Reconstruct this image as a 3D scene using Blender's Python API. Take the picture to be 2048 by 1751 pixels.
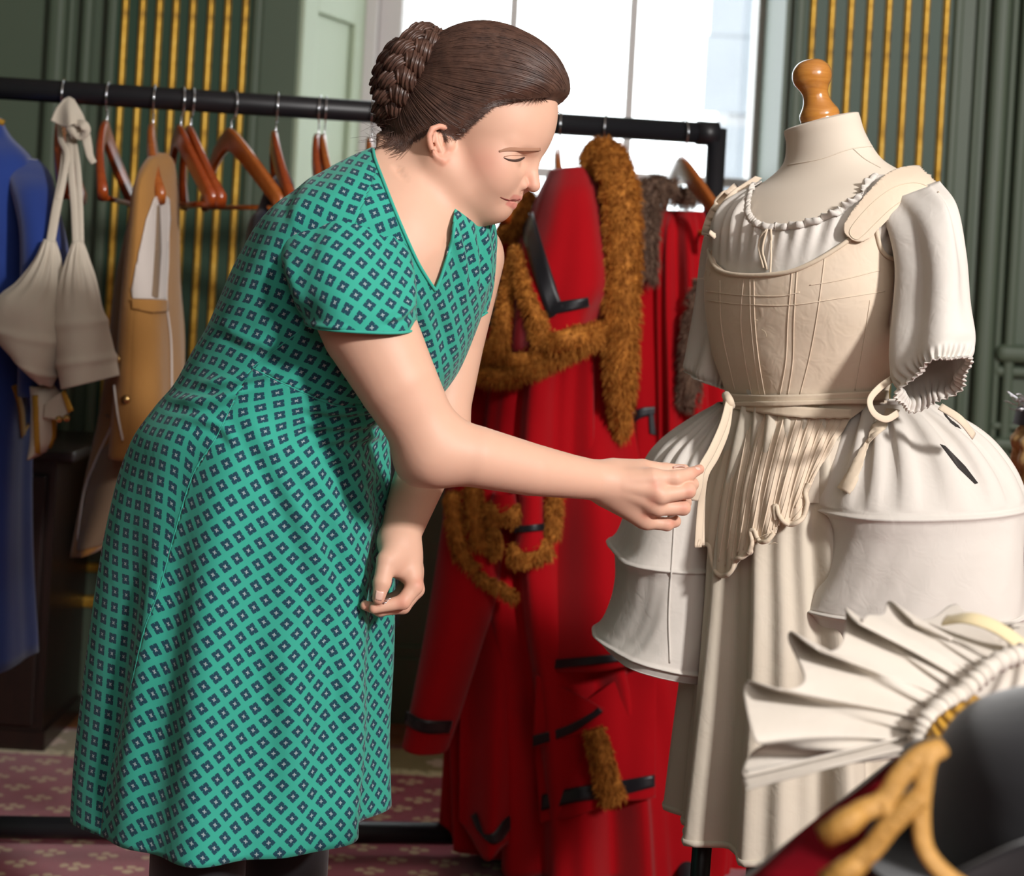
import bpy, bmesh, math, random
import numpy as np
from mathutils import Vector, Matrix
from mathutils.bvhtree import BVHTree
random.seed(7); RNG = np.random.default_rng(7)
for o in list(bpy.data.objects): bpy.data.objects.remove(o)
scene = bpy.context.scene
COL = scene.collection

# ------------------------------------------------------------------ camera
F, CX, CY, ROLL, CAMH = 3300.0, 1024.0, 530.0, math.radians(3.2), 1.27
CAM = np.array([0.0, 0.0, CAMH])
CR = np.array([math.cos(ROLL), 0.0, math.sin(ROLL)])
CU = np.array([-math.sin(ROLL), 0.0, math.cos(ROLL)])
CF = np.array([0.0, 1.0, 0.0])
cam_data = bpy.data.cameras.new('camera'); cam = bpy.data.objects.new('camera', cam_data); COL.objects.link(cam)
cam_data.sensor_width = 36.0; cam_data.lens = F / 2048 * 36.0
cam_data.shift_y = -(1751 / 2 - CY) / 2048
cam_data.clip_start = 0.05; cam_data.clip_end = 200
cam.matrix_world = Matrix(((CR[0], CU[0], 0, 0), (CR[1], CU[1], -1, 0), (CR[2], CU[2], 0, CAMH), (0, 0, 0, 1)))
cam_data.dof.use_dof = True; cam_data.dof.focus_distance = 2.14; cam_data.dof.aperture_fstop = 4.8
scene.camera = cam

# ------------------------------------------------------------------ sky, lamps, exposure
world = bpy.data.worlds.new('world'); scene.world = world; world.use_nodes = True
bg = world.node_tree.nodes['Background']; bg.inputs[0].default_value = (0.93, 0.96, 1.0, 1); bg.inputs[1].default_value = 5.0
def area(name, loc, target, size, power, color=(1, 1, 1), sy=None):
    l = bpy.data.lights.new(name, 'AREA'); l.energy = power; l.size = size; l.color = color
    if sy: l.shape = 'RECTANGLE'; l.size_y = sy
    o = bpy.data.objects.new(name, l); COL.objects.link(o); o.location = loc
    o.rotation_euler = (Vector(target) - Vector(loc)).to_track_quat('-Z', 'Y').to_euler(); return o
area('key_light', (2.35, -0.90, 2.75), (0.15, 2.4, 1.05), 0.32, 185, (1.0, 0.97, 0.945))
area('fill_light', (0.9, -1.8, 3.1), (0.3, 2.6, 1.0), 2.4, 42, (1.0, 0.98, 0.96))
scene.view_settings.view_transform = 'Standard'; scene.view_settings.look = 'None'
scene.view_settings.exposure = 0.0; scene.view_settings.gamma = 1.0; scene.view_settings.use_curve_mapping = False

cy_ = scene.cycles; cy_.max_bounces = 5; cy_.diffuse_bounces = 3; cy_.glossy_bounces = 2; cy_.transmission_bounces = 3; cy_.transparent_max_bounces = 8
cy_.caustics_reflective = False; cy_.caustics_refractive = False; cy_.adaptive_threshold = 0.06

# ------------------------------------------------------------------ helpers
def P(px, py, D):
    return CAM + D * (CF + (px - CX) / F * CR + (CY - py) / F * CU)
def PA(pts, D):
    return np.array([P(p[0], p[1], (p[2] if len(p) > 2 else D)) for p in pts])
def proj(v):
    v = np.asarray(v) - CAM; D = v[:, 1]
    return np.stack([CX + F * (v @ CR) / D, CY - F * (v @ CU) / D, D], 1)
def lin(c):
    return tuple(((x / 255 + 0.055) / 1.055) ** 2.4 if x > 10 else x / 255 / 12.92 for x in c) + (1.0,)

def catmull(pts, n):
    pts = np.asarray(pts, float); k = len(pts)
    if k == 2:
        t = np.linspace(0, 1, n).reshape((-1,) + (1,) * (pts.ndim - 1)); return pts[0] * (1 - t) + pts[1] * t
    ext = np.concatenate([[2 * pts[0] - pts[1]], pts, [2 * pts[-1] - pts[-2]]])
    s = np.linspace(0, k - 1, n); i = np.minimum(s.astype(int), k - 2); t = (s - i).reshape((-1,) + (1,) * (pts.ndim - 1))
    p0, p1, p2, p3 = ext[i], ext[i + 1], ext[i + 2], ext[i + 3]
    return 0.5 * (2 * p1 + (p2 - p0) * t + (2 * p0 - 5 * p1 + 4 * p2 - p3) * t ** 2 + (3 * p1 - p0 - 3 * p2 + p3) * t ** 3)

def smoothstep(a, b, x):
    t = np.clip((x - a) / (b - a), 0, 1); return t * t * (3 - 2 * t)

def put(o, parent=None, label=None, cat=None, group=None, kind=None):
    if parent is not None: o.parent = parent
    if label: o['label'] = label
    if cat: o['category'] = cat
    if group: o['group'] = group
    if kind: o['kind'] = kind
    return o
def empty(name, loc, label=None, cat=None, group=None, kind=None):
    o = bpy.data.objects.new(name, None); COL.objects.link(o); o.location = loc; o.empty_display_size = 0.1
    return put(o, None, label, cat, group, kind)
def mk(name, verts, faces, mat, parent=None, smooth=True, uv=None, solid=0.0, sub=0, colors=None, **kw):
    """one mesh object, vertices in world coordinates (shifted to the parent's origin)"""
    me = bpy.data.meshes.new(name)
    v = np.asarray(verts, float)
    off = np.array(parent.matrix_world.translation if parent is not None else (0, 0, 0)) if False else world_loc(parent)
    v = v - off
    me.from_pydata(v.tolist(), [], [list(map(int, f)) for f in faces] if not isinstance(faces, np.ndarray) else faces.tolist())
    if uv is not None:
        l = me.uv_layers.new(name='UVMap'); li = np.empty(len(me.loops), np.int32); me.loops.foreach_get('vertex_index', li)
        uv = np.asarray(uv, np.float32)
        l.data.foreach_set('uv', (uv[li] if len(uv) == len(v) else uv).ravel())
    if colors is not None:
        a = me.color_attributes.new('Col', 'FLOAT_COLOR', 'POINT')
        c = np.ones((len(v), 4), np.float32); c[:, :3] = colors; a.data.foreach_set('color', c.ravel())
    me.materials.append(mat)
    if smooth: me.polygons.foreach_set('use_smooth', [True] * len(me.polygons))
    me.update()
    o = bpy.data.objects.new(name, me); COL.objects.link(o)
    if solid:
        m = o.modifiers.new('thick', 'SOLIDIFY'); m.thickness = solid; m.offset = -1
    if sub:
        m = o.modifiers.new('sub', 'SUBSURF'); m.levels = sub; m.render_levels = sub
    return put(o, parent, **kw)
def world_loc(o):
    v = np.zeros(3)
    while o is not None:
        v = v + np.array(o.location); o = o.parent
    return v
def join(*ms):
    V, Fc, n = [], [], 0
    for v, f in ms:
        V.append(np.asarray(v, float)); Fc += [[i + n for i in q] for q in (f.tolist() if isinstance(f, np.ndarray) else f)]; n += len(v)
    return np.concatenate(V), Fc

def orient(v, f, mode='vol'):
    """turn faces outwards (closed tubes) or towards the viewer (sheets)"""
    v = np.asarray(v); q = np.array([list(x)[:3] for x in f]); a, b, c = v[q[:, 0]], v[q[:, 1]], v[q[:, 2]]; n = np.cross(b - a, c - a)
    k = ((a - v.mean(0)) * n).sum() if mode == 'vol' else ((CAM - a) * n).sum()
    return [list(x)[::-1] for x in (f.tolist() if isinstance(f, np.ndarray) else f)] if k < 0 else f
def grid(G, close_u=False, close_v=False):
    nv, nu = G.shape[:2]
    i = np.arange(nv if close_v else nv - 1)[:, None]; j = np.arange(nu if close_u else nu - 1)[None, :]
    i2, j2 = (i + 1) % nv, (j + 1) % nu
    f = np.stack(np.broadcast_arrays(i * nu + j, i * nu + j2, i2 * nu + j2, i2 * nu + j), -1).reshape(-1, 4)
    return G.reshape(-1, 3), f

def frames(path):
    path = np.asarray(path, float); T = np.gradient(path, axis=0); T /= np.linalg.norm(T, axis=1)[:, None] + 1e-12
    n = np.cross(T[0], [0.13, 0.31, 0.94]);
    if np.linalg.norm(n) < 1e-3: n = np.cross(T[0], [1, 0, 0])
    n /= np.linalg.norm(n); N = [n]
    for t in T[1:]:
        n = N[-1] - t * (N[-1] @ t); n /= np.linalg.norm(n) + 1e-12; N.append(n)
    N = np.array(N); return T, N, np.cross(T, N)
def tube(path, r, seg=8, ry=None, up=None, caps=True, closed=False):
    """swept tube; r and ry scalars or arrays; up fixes the direction that ry (the thin side) follows"""
    path = np.asarray(path, float); n = len(path); T, N, B = frames(path)
    if closed:
        T = np.roll(path, -1, 0) - np.roll(path, 1, 0); T /= np.linalg.norm(T, axis=1)[:, None]
    if up is not None:
        u = np.broadcast_to(np.asarray(up, float), path.shape); B = u - T * (u * T).sum(1)[:, None]; B /= np.linalg.norm(B, axis=1)[:, None] + 1e-12; N = np.cross(B, T)
    r = np.broadcast_to(np.asarray(r, float), (n,)); ry = r if ry is None else np.broadcast_to(np.asarray(ry, float), (n,))
    a = np.linspace(0, 2 * np.pi, seg, endpoint=False)
    G = path[:, None] + N[:, None] * (np.cos(a)[None, :, None] * r[:, None, None]) + B[:, None] * (np.sin(a)[None, :, None] * ry[:, None, None])
    v, f = grid(G, close_u=True, close_v=closed)
    f = f.tolist()
    if caps and not closed:
        f.append(list(range(seg))[::-1]); f.append(list(range((n - 1) * seg, n * seg)))
    return v, f
def ribbon(path, w, up, t=0.0015, seg=10):
    return tube(path, np.broadcast_to(np.asarray(w, float), (len(path),)) / 2, seg=seg, ry=t, up=up)
def box(c, s, R=None):
    c, s = np.asarray(c, float), np.asarray(s, float) / 2
    v = np.array([[x, y, z] for x in (-1, 1) for y in (-1, 1) for z in (-1, 1)], float) * s
    if R is not None: v = v @ np.asarray(R).T
    f = [[0, 1, 3, 2], [4, 6, 7, 5], [0, 4, 5, 1], [2, 3, 7, 6], [0, 2, 6, 4], [1, 5, 7, 3]]
    return v + c, f
def bevel(o, w=0.004, seg=2):
    m = o.modifiers.new('bevel', 'BEVEL'); m.width = w; m.segments = seg; m.limit_method = 'ANGLE'; return o
def lathe(prof, c, axis=(0, 0, 1), seg=32):
    """prof: list of (radius, height along axis)"""
    ax = Vector(axis).normalized(); q = ax.to_track_quat('Z', 'Y').to_matrix(); q = np.array(q)
    a = np.linspace(0, 2 * np.pi, seg, endpoint=False); prof = np.asarray(prof, float)
    G = np.stack([prof[:, 0][:, None] * np.cos(a), prof[:, 0][:, None] * np.sin(a), np.repeat(prof[:, 1][:, None], seg, 1)], -1)
    v, f = grid(G, close_u=True); return v @ q.T + np.asarray(c), f.tolist()

def loft(secs, nv=60, nu=96, D=None, fold=None, power=2.0, uvs=False, yaw=0.0, a0=0.0, a1=2 * np.pi):
    """closed tube through cross-sections given by the two outline points seen from the camera.
    secs rows: Lx, Ly, Rx, Ry, depth, half_thickness.  angle 0 = right outline, -90 deg = nearest to the camera.
    fold(s, t, C, dirn) -> outward displacement in metres (s: 0..1 along, t: angle)"""
    S = np.array(secs, float)
    dl = S[:, 6] if S.shape[1] > 6 else np.zeros(len(S)); bz = S[:, 7] if S.shape[1] > 7 else np.zeros(len(S))
    L = np.array([P(r[0], r[1], r[4] + d) for r, d in zip(S, dl)]); R = np.array([P(r[2], r[3], r[4] - d) for r, d in zip(S, dl)])
    C, A, b = (L + R) / 2, (R - L) / 2, S[:, 5]
    Bv = catmull(np.stack([np.zeros(len(S)), b, bz], 1), nv)
    C, A, b = catmull(C, nv), catmull(A, nv), catmull(b, nv)
    full = abs(a1 - a0 - 2 * np.pi) < 1e-6
    t = np.linspace(a0, a1, nu, endpoint=not full)
    ct, st = np.cos(t), np.sin(t)
    ct = np.sign(ct) * np.abs(ct) ** (2 / power); st = np.sign(st) * np.abs(st) ** (2 / power)
    off = A[:, None] * ct[None, :, None] + Bv[:, None] * st[None, :, None]
    G = C[:, None] + off
    if fold is not None:
        d = fold(np.linspace(0, 1, nv)[:, None], t[None, :])
        ln = np.linalg.norm(off, axis=2)[..., None] + 1e-9
        nrm = (Bv / (np.linalg.norm(Bv, axis=1) ** 2)[:, None])[:, None] * st[None, :, None] + (A / (np.linalg.norm(A, axis=1) ** 2)[:, None])[:, None] * ct[None, :, None]
        nrm /= np.linalg.norm(nrm, axis=2)[..., None] + 1e-9
        G = G + nrm * np.asarray(d)[..., None]
    return G
def grid_uv(G, closed=True):
    """arc-length coordinates (metres) for a loft: u around from angle -90, v along"""
    nv, nu = G.shape[:2]
    du = np.linalg.norm(np.diff(G, axis=1), axis=2)
    dv = np.linalg.norm(np.diff(G, axis=0), axis=2)
    v = np.concatenate([np.zeros((1, nu)), np.cumsum(dv, 0)]); u = np.concatenate([np.zeros((nv, 1)), np.cumsum(du, 1)], 1)
    return u, v

def curtain(top, bot, nv=40, nu=80, fold=None, mid=None):
    """hanging sheet: top and bottom rows of (px,py,D); fold(s,t) pushes it towards the viewer's side in depth (m)"""
    rows = [catmull(PA(top, 0), nu)] + ([catmull(PA(m, 0), nu) for m in mid] if mid else []) + [catmull(PA(bot, 0), nu)]
    G = catmull(np.array(rows), nv)
    if fold is not None: G[..., 1] += fold(np.linspace(0, 1, nv)[:, None], np.linspace(0, 1, nu)[None, :])
    return G

def bvh_of(v, f): return BVHTree.FromPolygons([Vector(x) for x in np.asarray(v).tolist()], f.tolist() if isinstance(f, np.ndarray) else f)
def cast(bv, px, py, lift=0.002, Dfall=None):
    d = Vector(CF + (px - CX) / F * CR + (CY - py) / F * CU); d.normalize()
    h, n, i, dist = bv.ray_cast(Vector(CAM), d)
    if h is None:
        if Dfall is None: return None, None
        return P(px, py, Dfall), -np.array(d)
    n = np.array(n)
    if n @ np.array(d) > 0: n = -n
    return np.array(h) + n * lift, n
def strip_on(bv, A, B, n=40, m=5, lift=0.002, Dfall=None):
    """ribbon lying on a surface, between two outlines given in photograph pixels"""
    a, b = catmull(np.array(A, float), n), catmull(np.array(B, float), n)
    G = np.zeros((n, m, 3)); last = Dfall
    for i in range(n):
        for j in range(m):
            q = a[i] + (b[i] - a[i]) * j / (m - 1)
            h, _ = cast(bv, q[0], q[1], lift, last)
            if h is None: h = P(q[0], q[1], 2.2)
            G[i, j] = h; last = h[1]
    return G
def line_on(bv, pts, n=40, lift=0.001, Dfall=None):
    q = catmull(np.array(pts, float), n); out = []; last = Dfall
    for x in q:
        h, _ = cast(bv, x[0], x[1], lift, last)
        if h is None: continue
        out.append(h); last = h[1]
    return np.array(out)
def patch_on(bv, poly, step=4.0, lift=0.002):
    """flat patch lying on a surface, outline in pixels (clipped from a fine grid)"""
    poly = np.array(poly, float); x0, y0 = poly.min(0); x1, y1 = poly.max(0)
    nx, ny = max(3, int((x1 - x0) / step)), max(3, int((y1 - y0) / step))
    X, Y = np.meshgrid(np.linspace(x0, x1, nx), np.linspace(y0, y1, ny)); pts = np.stack([X.ravel(), Y.ravel()], 1)
    g = poly_sd(poly, pts); W = []; ok = []
    for q in pts:
        h, _ = cast(bv, q[0], q[1], lift)
        ok.append(h is not None); W.append(h if h is not None else (0, 0, 0))
    W, ok = np.array(W), np.array(ok)
    f = grid(W.reshape(ny, nx, 3))[1]
    f = f[ok[f].all(1)]
    return clip(W, f, -g)
def poly_sd(poly, pts):
    """signed distance to a polygon in the plane, negative inside"""
    d = np.full(len(pts), 1e9); ins = np.zeros(len(pts), bool); n = len(poly)
    for i in range(n):
        a, b = poly[i], poly[(i + 1) % n]; e = b - a; w = pts - a
        t = np.clip((w @ e) / (e @ e + 1e-12), 0, 1); d = np.minimum(d, np.linalg.norm(w - t[:, None] * e, axis=1))
        c = (a[1] > pts[:, 1]) != (b[1] > pts[:, 1])
        with np.errstate(divide='ignore', invalid='ignore'):
            xi = a[0] + (pts[:, 1] - a[1]) / (b[1] - a[1]) * e[0]
        ins ^= c & (pts[:, 0] < xi)
    return np.where(ins, -d, d)
def clip(v, f, g, attrs=None):
    """keep the part of a mesh where g >= 0 (g per vertex); crossings are cut exactly"""
    v = np.asarray(v, float); f = np.asarray(f)
    if f.shape[1] == 4:
        f = np.concatenate([f[:, [0, 1, 2]], f[:, [0, 2, 3]]]) if True else f
    keep = (g[f] >= 0); k = keep.sum(1)
    out = f[k == 3].tolist(); V = [v]; A = [attrs] if attrs is not None else None; n = len(v); cache = {}; nv, na = [], []
    def cut(a, b):
        nonlocal n
        key = (a, b) if a < b else (b, a)
        if key in cache: return cache[key]
        t = g[a] / (g[a] - g[b]); nv.append(v[a] + t * (v[b] - v[a]))
        if attrs is not None: na.append(attrs[a] + t * (attrs[b] - attrs[a]))
        cache[key] = n; n += 1; return n - 1
    for tri in f[(k == 1) | (k == 2)]:
        poly = []
        for i in range(3):
            a, b = int(tri[i]), int(tri[(i + 1) % 3])
            if g[a] >= 0: poly.append(a)
            if (g[a] >= 0) != (g[b] >= 0): poly.append(cut(a, b))
        out.append(poly)
    v2 = np.concatenate([v, np.array(nv)]) if nv else v
    at2 = None if attrs is None else (np.concatenate([attrs, np.array(na)]) if na else attrs)
    used = np.unique(np.concatenate([np.array(q) for q in out])) if out else np.array([], int)
    mp = -np.ones(len(v2), int); mp[used] = np.arange(len(used))
    out = [[int(mp[i]) for i in q] for q in out]
    return (v2[used], out) if attrs is None else (v2[used], out, at2[used])

def fold_noise(seed, n, amp, s_pow=1.0):
    """irregular vertical folds around a hanging garment"""
    r = np.random.default_rng(seed); ph = r.uniform(0, 6.28, 4); k = [n, int(n * 1.6) + 1, max(2, n // 2), int(n * 2.3) + 1]
    w = [1.0, 0.45, 0.6, 0.2]
    def f(s, t):
        d = 0
        for i in range(4): d = d + w[i] * np.sin(k[i] * t + ph[i] + 0.9 * np.sin(2.2 * s + ph[(i + 1) % 4]))
        return amp * (s ** s_pow) * d
    return f

def fur_mesh(v, f, n, length, r=0.0007, comb=(0, 0, -1), comb_w=0.5, seed=1, clump=0.35):
    """short pile on a surface: each strand a slim two-segment blade"""
    rg = np.random.default_rng(seed); v = np.asarray(v)
    tri = []
    for q in (f.tolist() if isinstance(f, np.ndarray) else f):
        for i in range(1, len(q) - 1): tri.append((q[0], q[i], q[i + 1]))
    tri = np.array(tri); a, b, c = v[tri[:, 0]], v[tri[:, 1]], v[tri[:, 2]]
    nr = np.cross(b - a, c - a); ar = np.linalg.norm(nr, axis=1); nr = nr / (ar[:, None] + 1e-12)
    i = rg.choice(len(tri), n, p=ar / ar.sum()); u, w = rg.random(n), rg.random(n); m = u + w > 1; u[m], w[m] = 1 - u[m], 1 - w[m]
    p = a[i] + u[:, None] * (b - a)[i] + w[:, None] * (c - a)[i]; N = nr[i]
    q = np.floor(p / 0.012).astype(int); hsh = (q[:, 0] * 73856093 ^ q[:, 1] * 19349663 ^ q[:, 2] * 83492791) % 9973
    cl = np.random.default_rng(seed + 5).normal(size=(9973, 3))[hsh]
    d = N + comb_w * np.asarray(comb) + clump * cl + 0.28 * rg.normal(size=(n, 3)); d /= np.linalg.norm(d, axis=1)[:, None]
    L = length * rg.uniform(0.55, 1.15, n)[:, None]
    sd = np.cross(d, rg.normal(size=(n, 3))); sd /= np.linalg.norm(sd, axis=1)[:, None] + 1e-9
    mid = p + d * L * 0.55; tip = p + d * L * 0.9 + np.asarray(comb) * L * 0.35
    V = np.stack([p - sd * r, p + sd * r, mid - sd * r * 0.8, mid + sd * r * 0.8, tip], 1).reshape(-1, 3)
    o = (np.arange(n) * 5)[:, None]
    Fq = (o + np.array([[0, 1, 3, 2]])).tolist(); Ft = (o + np.array([[2, 3, 4]])).tolist()
    return V, Fq + Ft

# ------------------------------------------------------------------ materials
MATS = {}
def nt(name):
    m = bpy.data.materials.new(name); m.use_nodes = True; t = m.node_tree; b = t.nodes['Principled BSDF']; MATS[name] = m; return m, t, b
def N(t, kind, **kw):
    n = t.nodes.new(kind)
    for k, v in kw.items():
        if k == 'inp':
            for i, x in v.items(): n.inputs[i].default_value = x
        else: setattr(n, k, v)
    return n
def math_(t, op, a, b=None, c=None):
    n = N(t, 'ShaderNodeMath', operation=op)
    for i, x in enumerate((a, b, c)):
        if x is None: continue
        if hasattr(x, 'links') or isinstance(x, bpy.types.NodeSocket): t.links.new(x, n.inputs[i])
        else: n.inputs[i].default_value = x
    return n.outputs[0]
def ramp(t, fac, stops, interp='LINEAR'):
    n = N(t, 'ShaderNodeValToRGB'); n.color_ramp.interpolation = interp; e = n.color_ramp.elements
    while len(e) < len(stops): e.new(0.5)
    for el, (p, c) in zip(e, stops): el.position = p; el.color = c
    t.links.new(fac, n.inputs[0]); return n.outputs[0]
def mixc(t, fac, a, b):
    n = N(t, 'ShaderNodeMix', data_type='RGBA')
    for s, x in ((n.inputs['Factor'], fac), (n.inputs[6], a), (n.inputs[7], b)):
        if isinstance(x, bpy.types.NodeSocket): t.links.new(x, s)
        else: s.default_value = x
    return n.outputs[2]
def bump(t, b, h, strength=0.3, dist=0.002):
    n = N(t, 'ShaderNodeBump', inp={'Strength': strength, 'Distance': dist}); t.links.new(h, n.inputs['Height']); t.links.new(n.outputs[0], b.inputs['Normal']); return n
def noise(t, vec, scale, detail=3, rough=0.55, dist=0.0):
    n = N(t, 'ShaderNodeTexNoise', inp={'Scale': scale, 'Detail': detail, 'Roughness': rough, 'Distortion': dist})
    if vec is not None: t.links.new(vec, n.inputs['Vector'])
    return n.outputs['Fac']
def cloth(name, c, c2=None, rough=0.85, weave=900, sheen=0.25, spec=0.25, wr=0.25, scale=9, transl=0.0):
    """woven cloth: slight colour drift, fine weave and soft crease relief"""
    m, t, b = nt(name); tc = N(t, 'ShaderNodeTexCoord').outputs['Object']
    c2 = c2 or tuple(x * 0.86 for x in c[:3]) + (1,)
    col = mixc(t, noise(t, tc, scale, 2), c, c2); t.links.new(col, b.inputs['Base Color'])
    b.inputs['Roughness'].default_value = rough; b.inputs['Specular IOR Level'].default_value = spec
    b.inputs['Sheen Weight'].default_value = sheen; b.inputs['Sheen Roughness'].default_value = 0.5
    h = math_(t, 'MULTIPLY', noise(t, tc, 38, 2, 0.6, 0.6), wr * 2)
    bump(t, b, h, 0.35, 0.004)
    if transl:
        tr = N(t, 'ShaderNodeBsdfTranslucent'); t.links.new(col, tr.inputs[0]); mx = N(t, 'ShaderNodeMixShader', inp={0: transl})
        t.links.new(b.outputs[0], mx.inputs[1]); t.links.new(tr.outputs[0], mx.inputs[2]); t.links.new(mx.outputs[0], t.nodes['Material Output'].inputs[0])
    return m
def plain(name, c, rough=0.5, metal=0.0, spec=0.5, nscale=0, namp=0.15, coat=0.0, bs=0.0):
    m, t, b = nt(name); b.inputs['Roughness'].default_value = rough; b.inputs['Metallic'].default_value = metal
    b.inputs['Specular IOR Level'].default_value = spec; b.inputs['Base Color'].default_value = c; b.inputs['Coat Weight'].default_value = coat
    if nscale:
        tc = N(t, 'ShaderNodeTexCoord').outputs['Object']; nz = noise(t, tc, nscale, 5)
        t.links.new(mixc(t, nz, tuple(x * (1 - namp) for x in c[:3]) + (1,), tuple(min(1, x * (1 + namp)) for x in c[:3]) + (1,)), b.inputs['Base Color'])
        if bs: bump(t, b, nz, bs, 0.003)
    return m
def wood(name, c1, c2, rough=0.35, scale=(3, 3, 30), coat=0.3, wscale=2.5):
    m, t, b = nt(name); tc = N(t, 'ShaderNodeTexCoord').outputs['Object']
    mp = N(t, 'ShaderNodeMapping', inp={'Scale': scale}); t.links.new(tc, mp.inputs[0])
    nz = noise(t, mp.outputs[0], wscale, 6, 0.6, 1.2)
    t.links.new(ramp(t, nz, [(0.25, c1), (0.75, c2)]), b.inputs['Base Color'])
    b.inputs['Roughness'].default_value = rough; b.inputs['Coat Weight'].default_value = coat; b.inputs['Coat Roughness'].default_value = 0.2
    bump(t, b, nz, 0.06, 0.001); return m
def fur_mat(name, c1, c2):
    m, t, b = nt(name); tc = N(t, 'ShaderNodeTexCoord').outputs['Object']
    nz = noise(t, tc, 55, 2, 0.7)
    t.links.new(ramp(t, nz, [(0.3, c1), (0.7, c2)]), b.inputs['Base Color'])
    b.inputs['Roughness'].default_value = 0.75; b.inputs['Specular IOR Level'].default_value = 0.2; return m
# ------------------------------------------------------------------ the room's materials
M_wall = plain('wall_green_paint', lin((84, 97, 80)), 0.5, 0, 0.4, 3.0, 0.06)
M_reedgreen = plain('flute_green_paint', lin((48, 74, 58)), 0.5, 0, 0.4, 4.0, 0.06)
M_pale = plain('pale_green_paint', lin((176, 190, 166)), 0.5, 0, 0.4, 3.0, 0.04)
M_white = plain('window_white_paint', lin((206, 202, 200)), 0.45, 0, 0.4, 4.0, 0.04)
M_ceil = plain('ceiling_plaster', lin((225, 222, 214)), 0.9, 0, 0.2, 2.0, 0.03)
m, t, b = nt('gilding'); tc = N(t, 'ShaderNodeTexCoord').outputs['Object']
nz = noise(t, tc, 22, 6, 0.7); t.links.new(ramp(t, nz, [(0.28, lin((120, 82, 22))), (0.5, lin((214, 166, 62))), (0.75, lin((236, 196, 96)))]), b.inputs['Base Color'])
b.inputs['Metallic'].default_value = 0.55; b.inputs['Roughness'].default_value = 0.42; bump(t, b, nz, 0.15, 0.002); M_gold = m
M_black = plain('rack_black_paint', lin((26, 26, 30)), 0.42, 0, 0.5, 60, 0.1)
M_chrome = plain('chrome_wire', lin((215, 215, 220)), 0.15, 1.0)
M_hang = wood('hanger_wood', lin((150, 74, 26)), lin((186, 104, 42)), 0.3, (30, 3, 3), 0.5)
M_hang2 = wood('hanger_wood_red', lin((138, 52, 16)), lin((168, 76, 26)), 0.28, (30, 3, 3), 0.5)
M_brassk = plain('aged_brass', lin((120, 96, 60)), 0.4, 0.8)
M_dark = wood('dark_oak', lin((22, 14, 11)), lin((40, 23, 17)), 0.4, (20, 2, 2), 0.2)
m, t, b = nt('floor_oak'); tc = N(t, 'ShaderNodeTexCoord').outputs['Object']
mp = N(t, 'ShaderNodeMapping', inp={'Scale': (2, 24, 4)}); t.links.new(tc, mp.inputs[0]); nz = noise(t, mp.outputs[0], 2.0, 6, 0.6, 0.8)
t.links.new(ramp(t, nz, [(0.25, lin((92, 52, 30))), (0.75, lin((140, 92, 56)))]), b.inputs['Base Color']); b.inputs['Roughness'].default_value = 0.4; M_floor = m

m, t, b = nt('carpet_pile'); tc = N(t, 'ShaderNodeTexCoord').outputs['Object']; sx = N(t, 'ShaderNodeSeparateXYZ'); t.links.new(tc, sx.inputs[0]); X, Y = sx.outputs[0], sx.outputs[1]
def cellc(v, size, off=0.0): return math_(t, 'MULTIPLY', math_(t, 'SUBTRACT', math_(t, 'FRACT', math_(t, 'ADD', math_(t, 'DIVIDE', v, size), off)), 0.5), size)
row = math_(t, 'FLOOR', math_(t, 'DIVIDE', Y, 0.066))
cx = cellc(math_(t, 'SUBTRACT', X, math_(t, 'MULTIPLY', row, 0.042)), 0.110); cy = cellc(Y, 0.066)
wob = math_(t, 'MULTIPLY', math_(t, 'SUBTRACT', noise(t, tc, 160, 2), 0.5), 0.010)
def blob(cx, cy, x, y, r):
    d = math_(t, 'SQRT', math_(t, 'ADD', math_(t, 'POWER', math_(t, 'SUBTRACT', cx, x), 2.0), math_(t, 'POWER', math_(t, 'SUBTRACT', cy, y), 2.0)))
    return math_(t, 'LESS_THAN', math_(t, 'ADD', d, wob), r)
mot = 0.0
for (x, y, r) in ((-0.022, 0.005, 0.0100), (0.0, -0.010, 0.0115), (0.021, 0.006, 0.0100), (0.002, 0.015, 0.0095)): mot = math_(t, 'MAXIMUM', mot, blob(cx, cy, x, y, r))
red = mixc(t, noise(t, tc, 14, 5), lin((134, 42, 54)), lin((164, 66, 78)))
body = mixc(t, math_(t, 'MULTIPLY', mot, 0.75), red, lin((206, 176, 132)))
bx_, by_ = cellc(X, 0.20), cellc(Y, 0.115, 0.35)
mb = blob(bx_, by_, 0.0, 0.0, 0.030)
for k in range(6): mb = math_(t, 'MAXIMUM', mb, blob(bx_, by_, 0.034 * math.cos(k * 1.047), 0.024 * math.sin(k * 1.047), 0.013))
bord = mixc(t, math_(t, 'MULTIPLY', mb, 0.7), mixc(t, noise(t, tc, 60, 4), lin((116, 96, 52)), lin((160, 136, 86))), lin((214, 178, 158)))
YB = 4.05 # where the border starts
isb = math_(t, 'GREATER_THAN', Y, YB); lin1 = math_(t, 'COMPARE', Y, YB + 0.018, 0.022)
chain = math_(t, 'MULTIPLY', lin1, math_(t, 'GREATER_THAN', noise(t, tc, 45, 2), 0.42)); edge = math_(t, 'GREATER_THAN', Y, 4.262)
c = mixc(t, isb, body, bord); c = mixc(t, math_(t, 'MULTIPLY', chain, 0.8), c, lin((216, 196, 150))); c = mixc(t, edge, c, lin((110, 34, 44)))
t.links.new(c, b.inputs['Base Color']); b.inputs['Roughness'].default_value = 0.95; b.inputs['Specular IOR Level'].default_value = 0.1; b.inputs['Sheen Weight'].default_value = 0.3
bump(t, b, noise(t, tc, 420, 2), 0.5, 0.004); M_carpet = m

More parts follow.
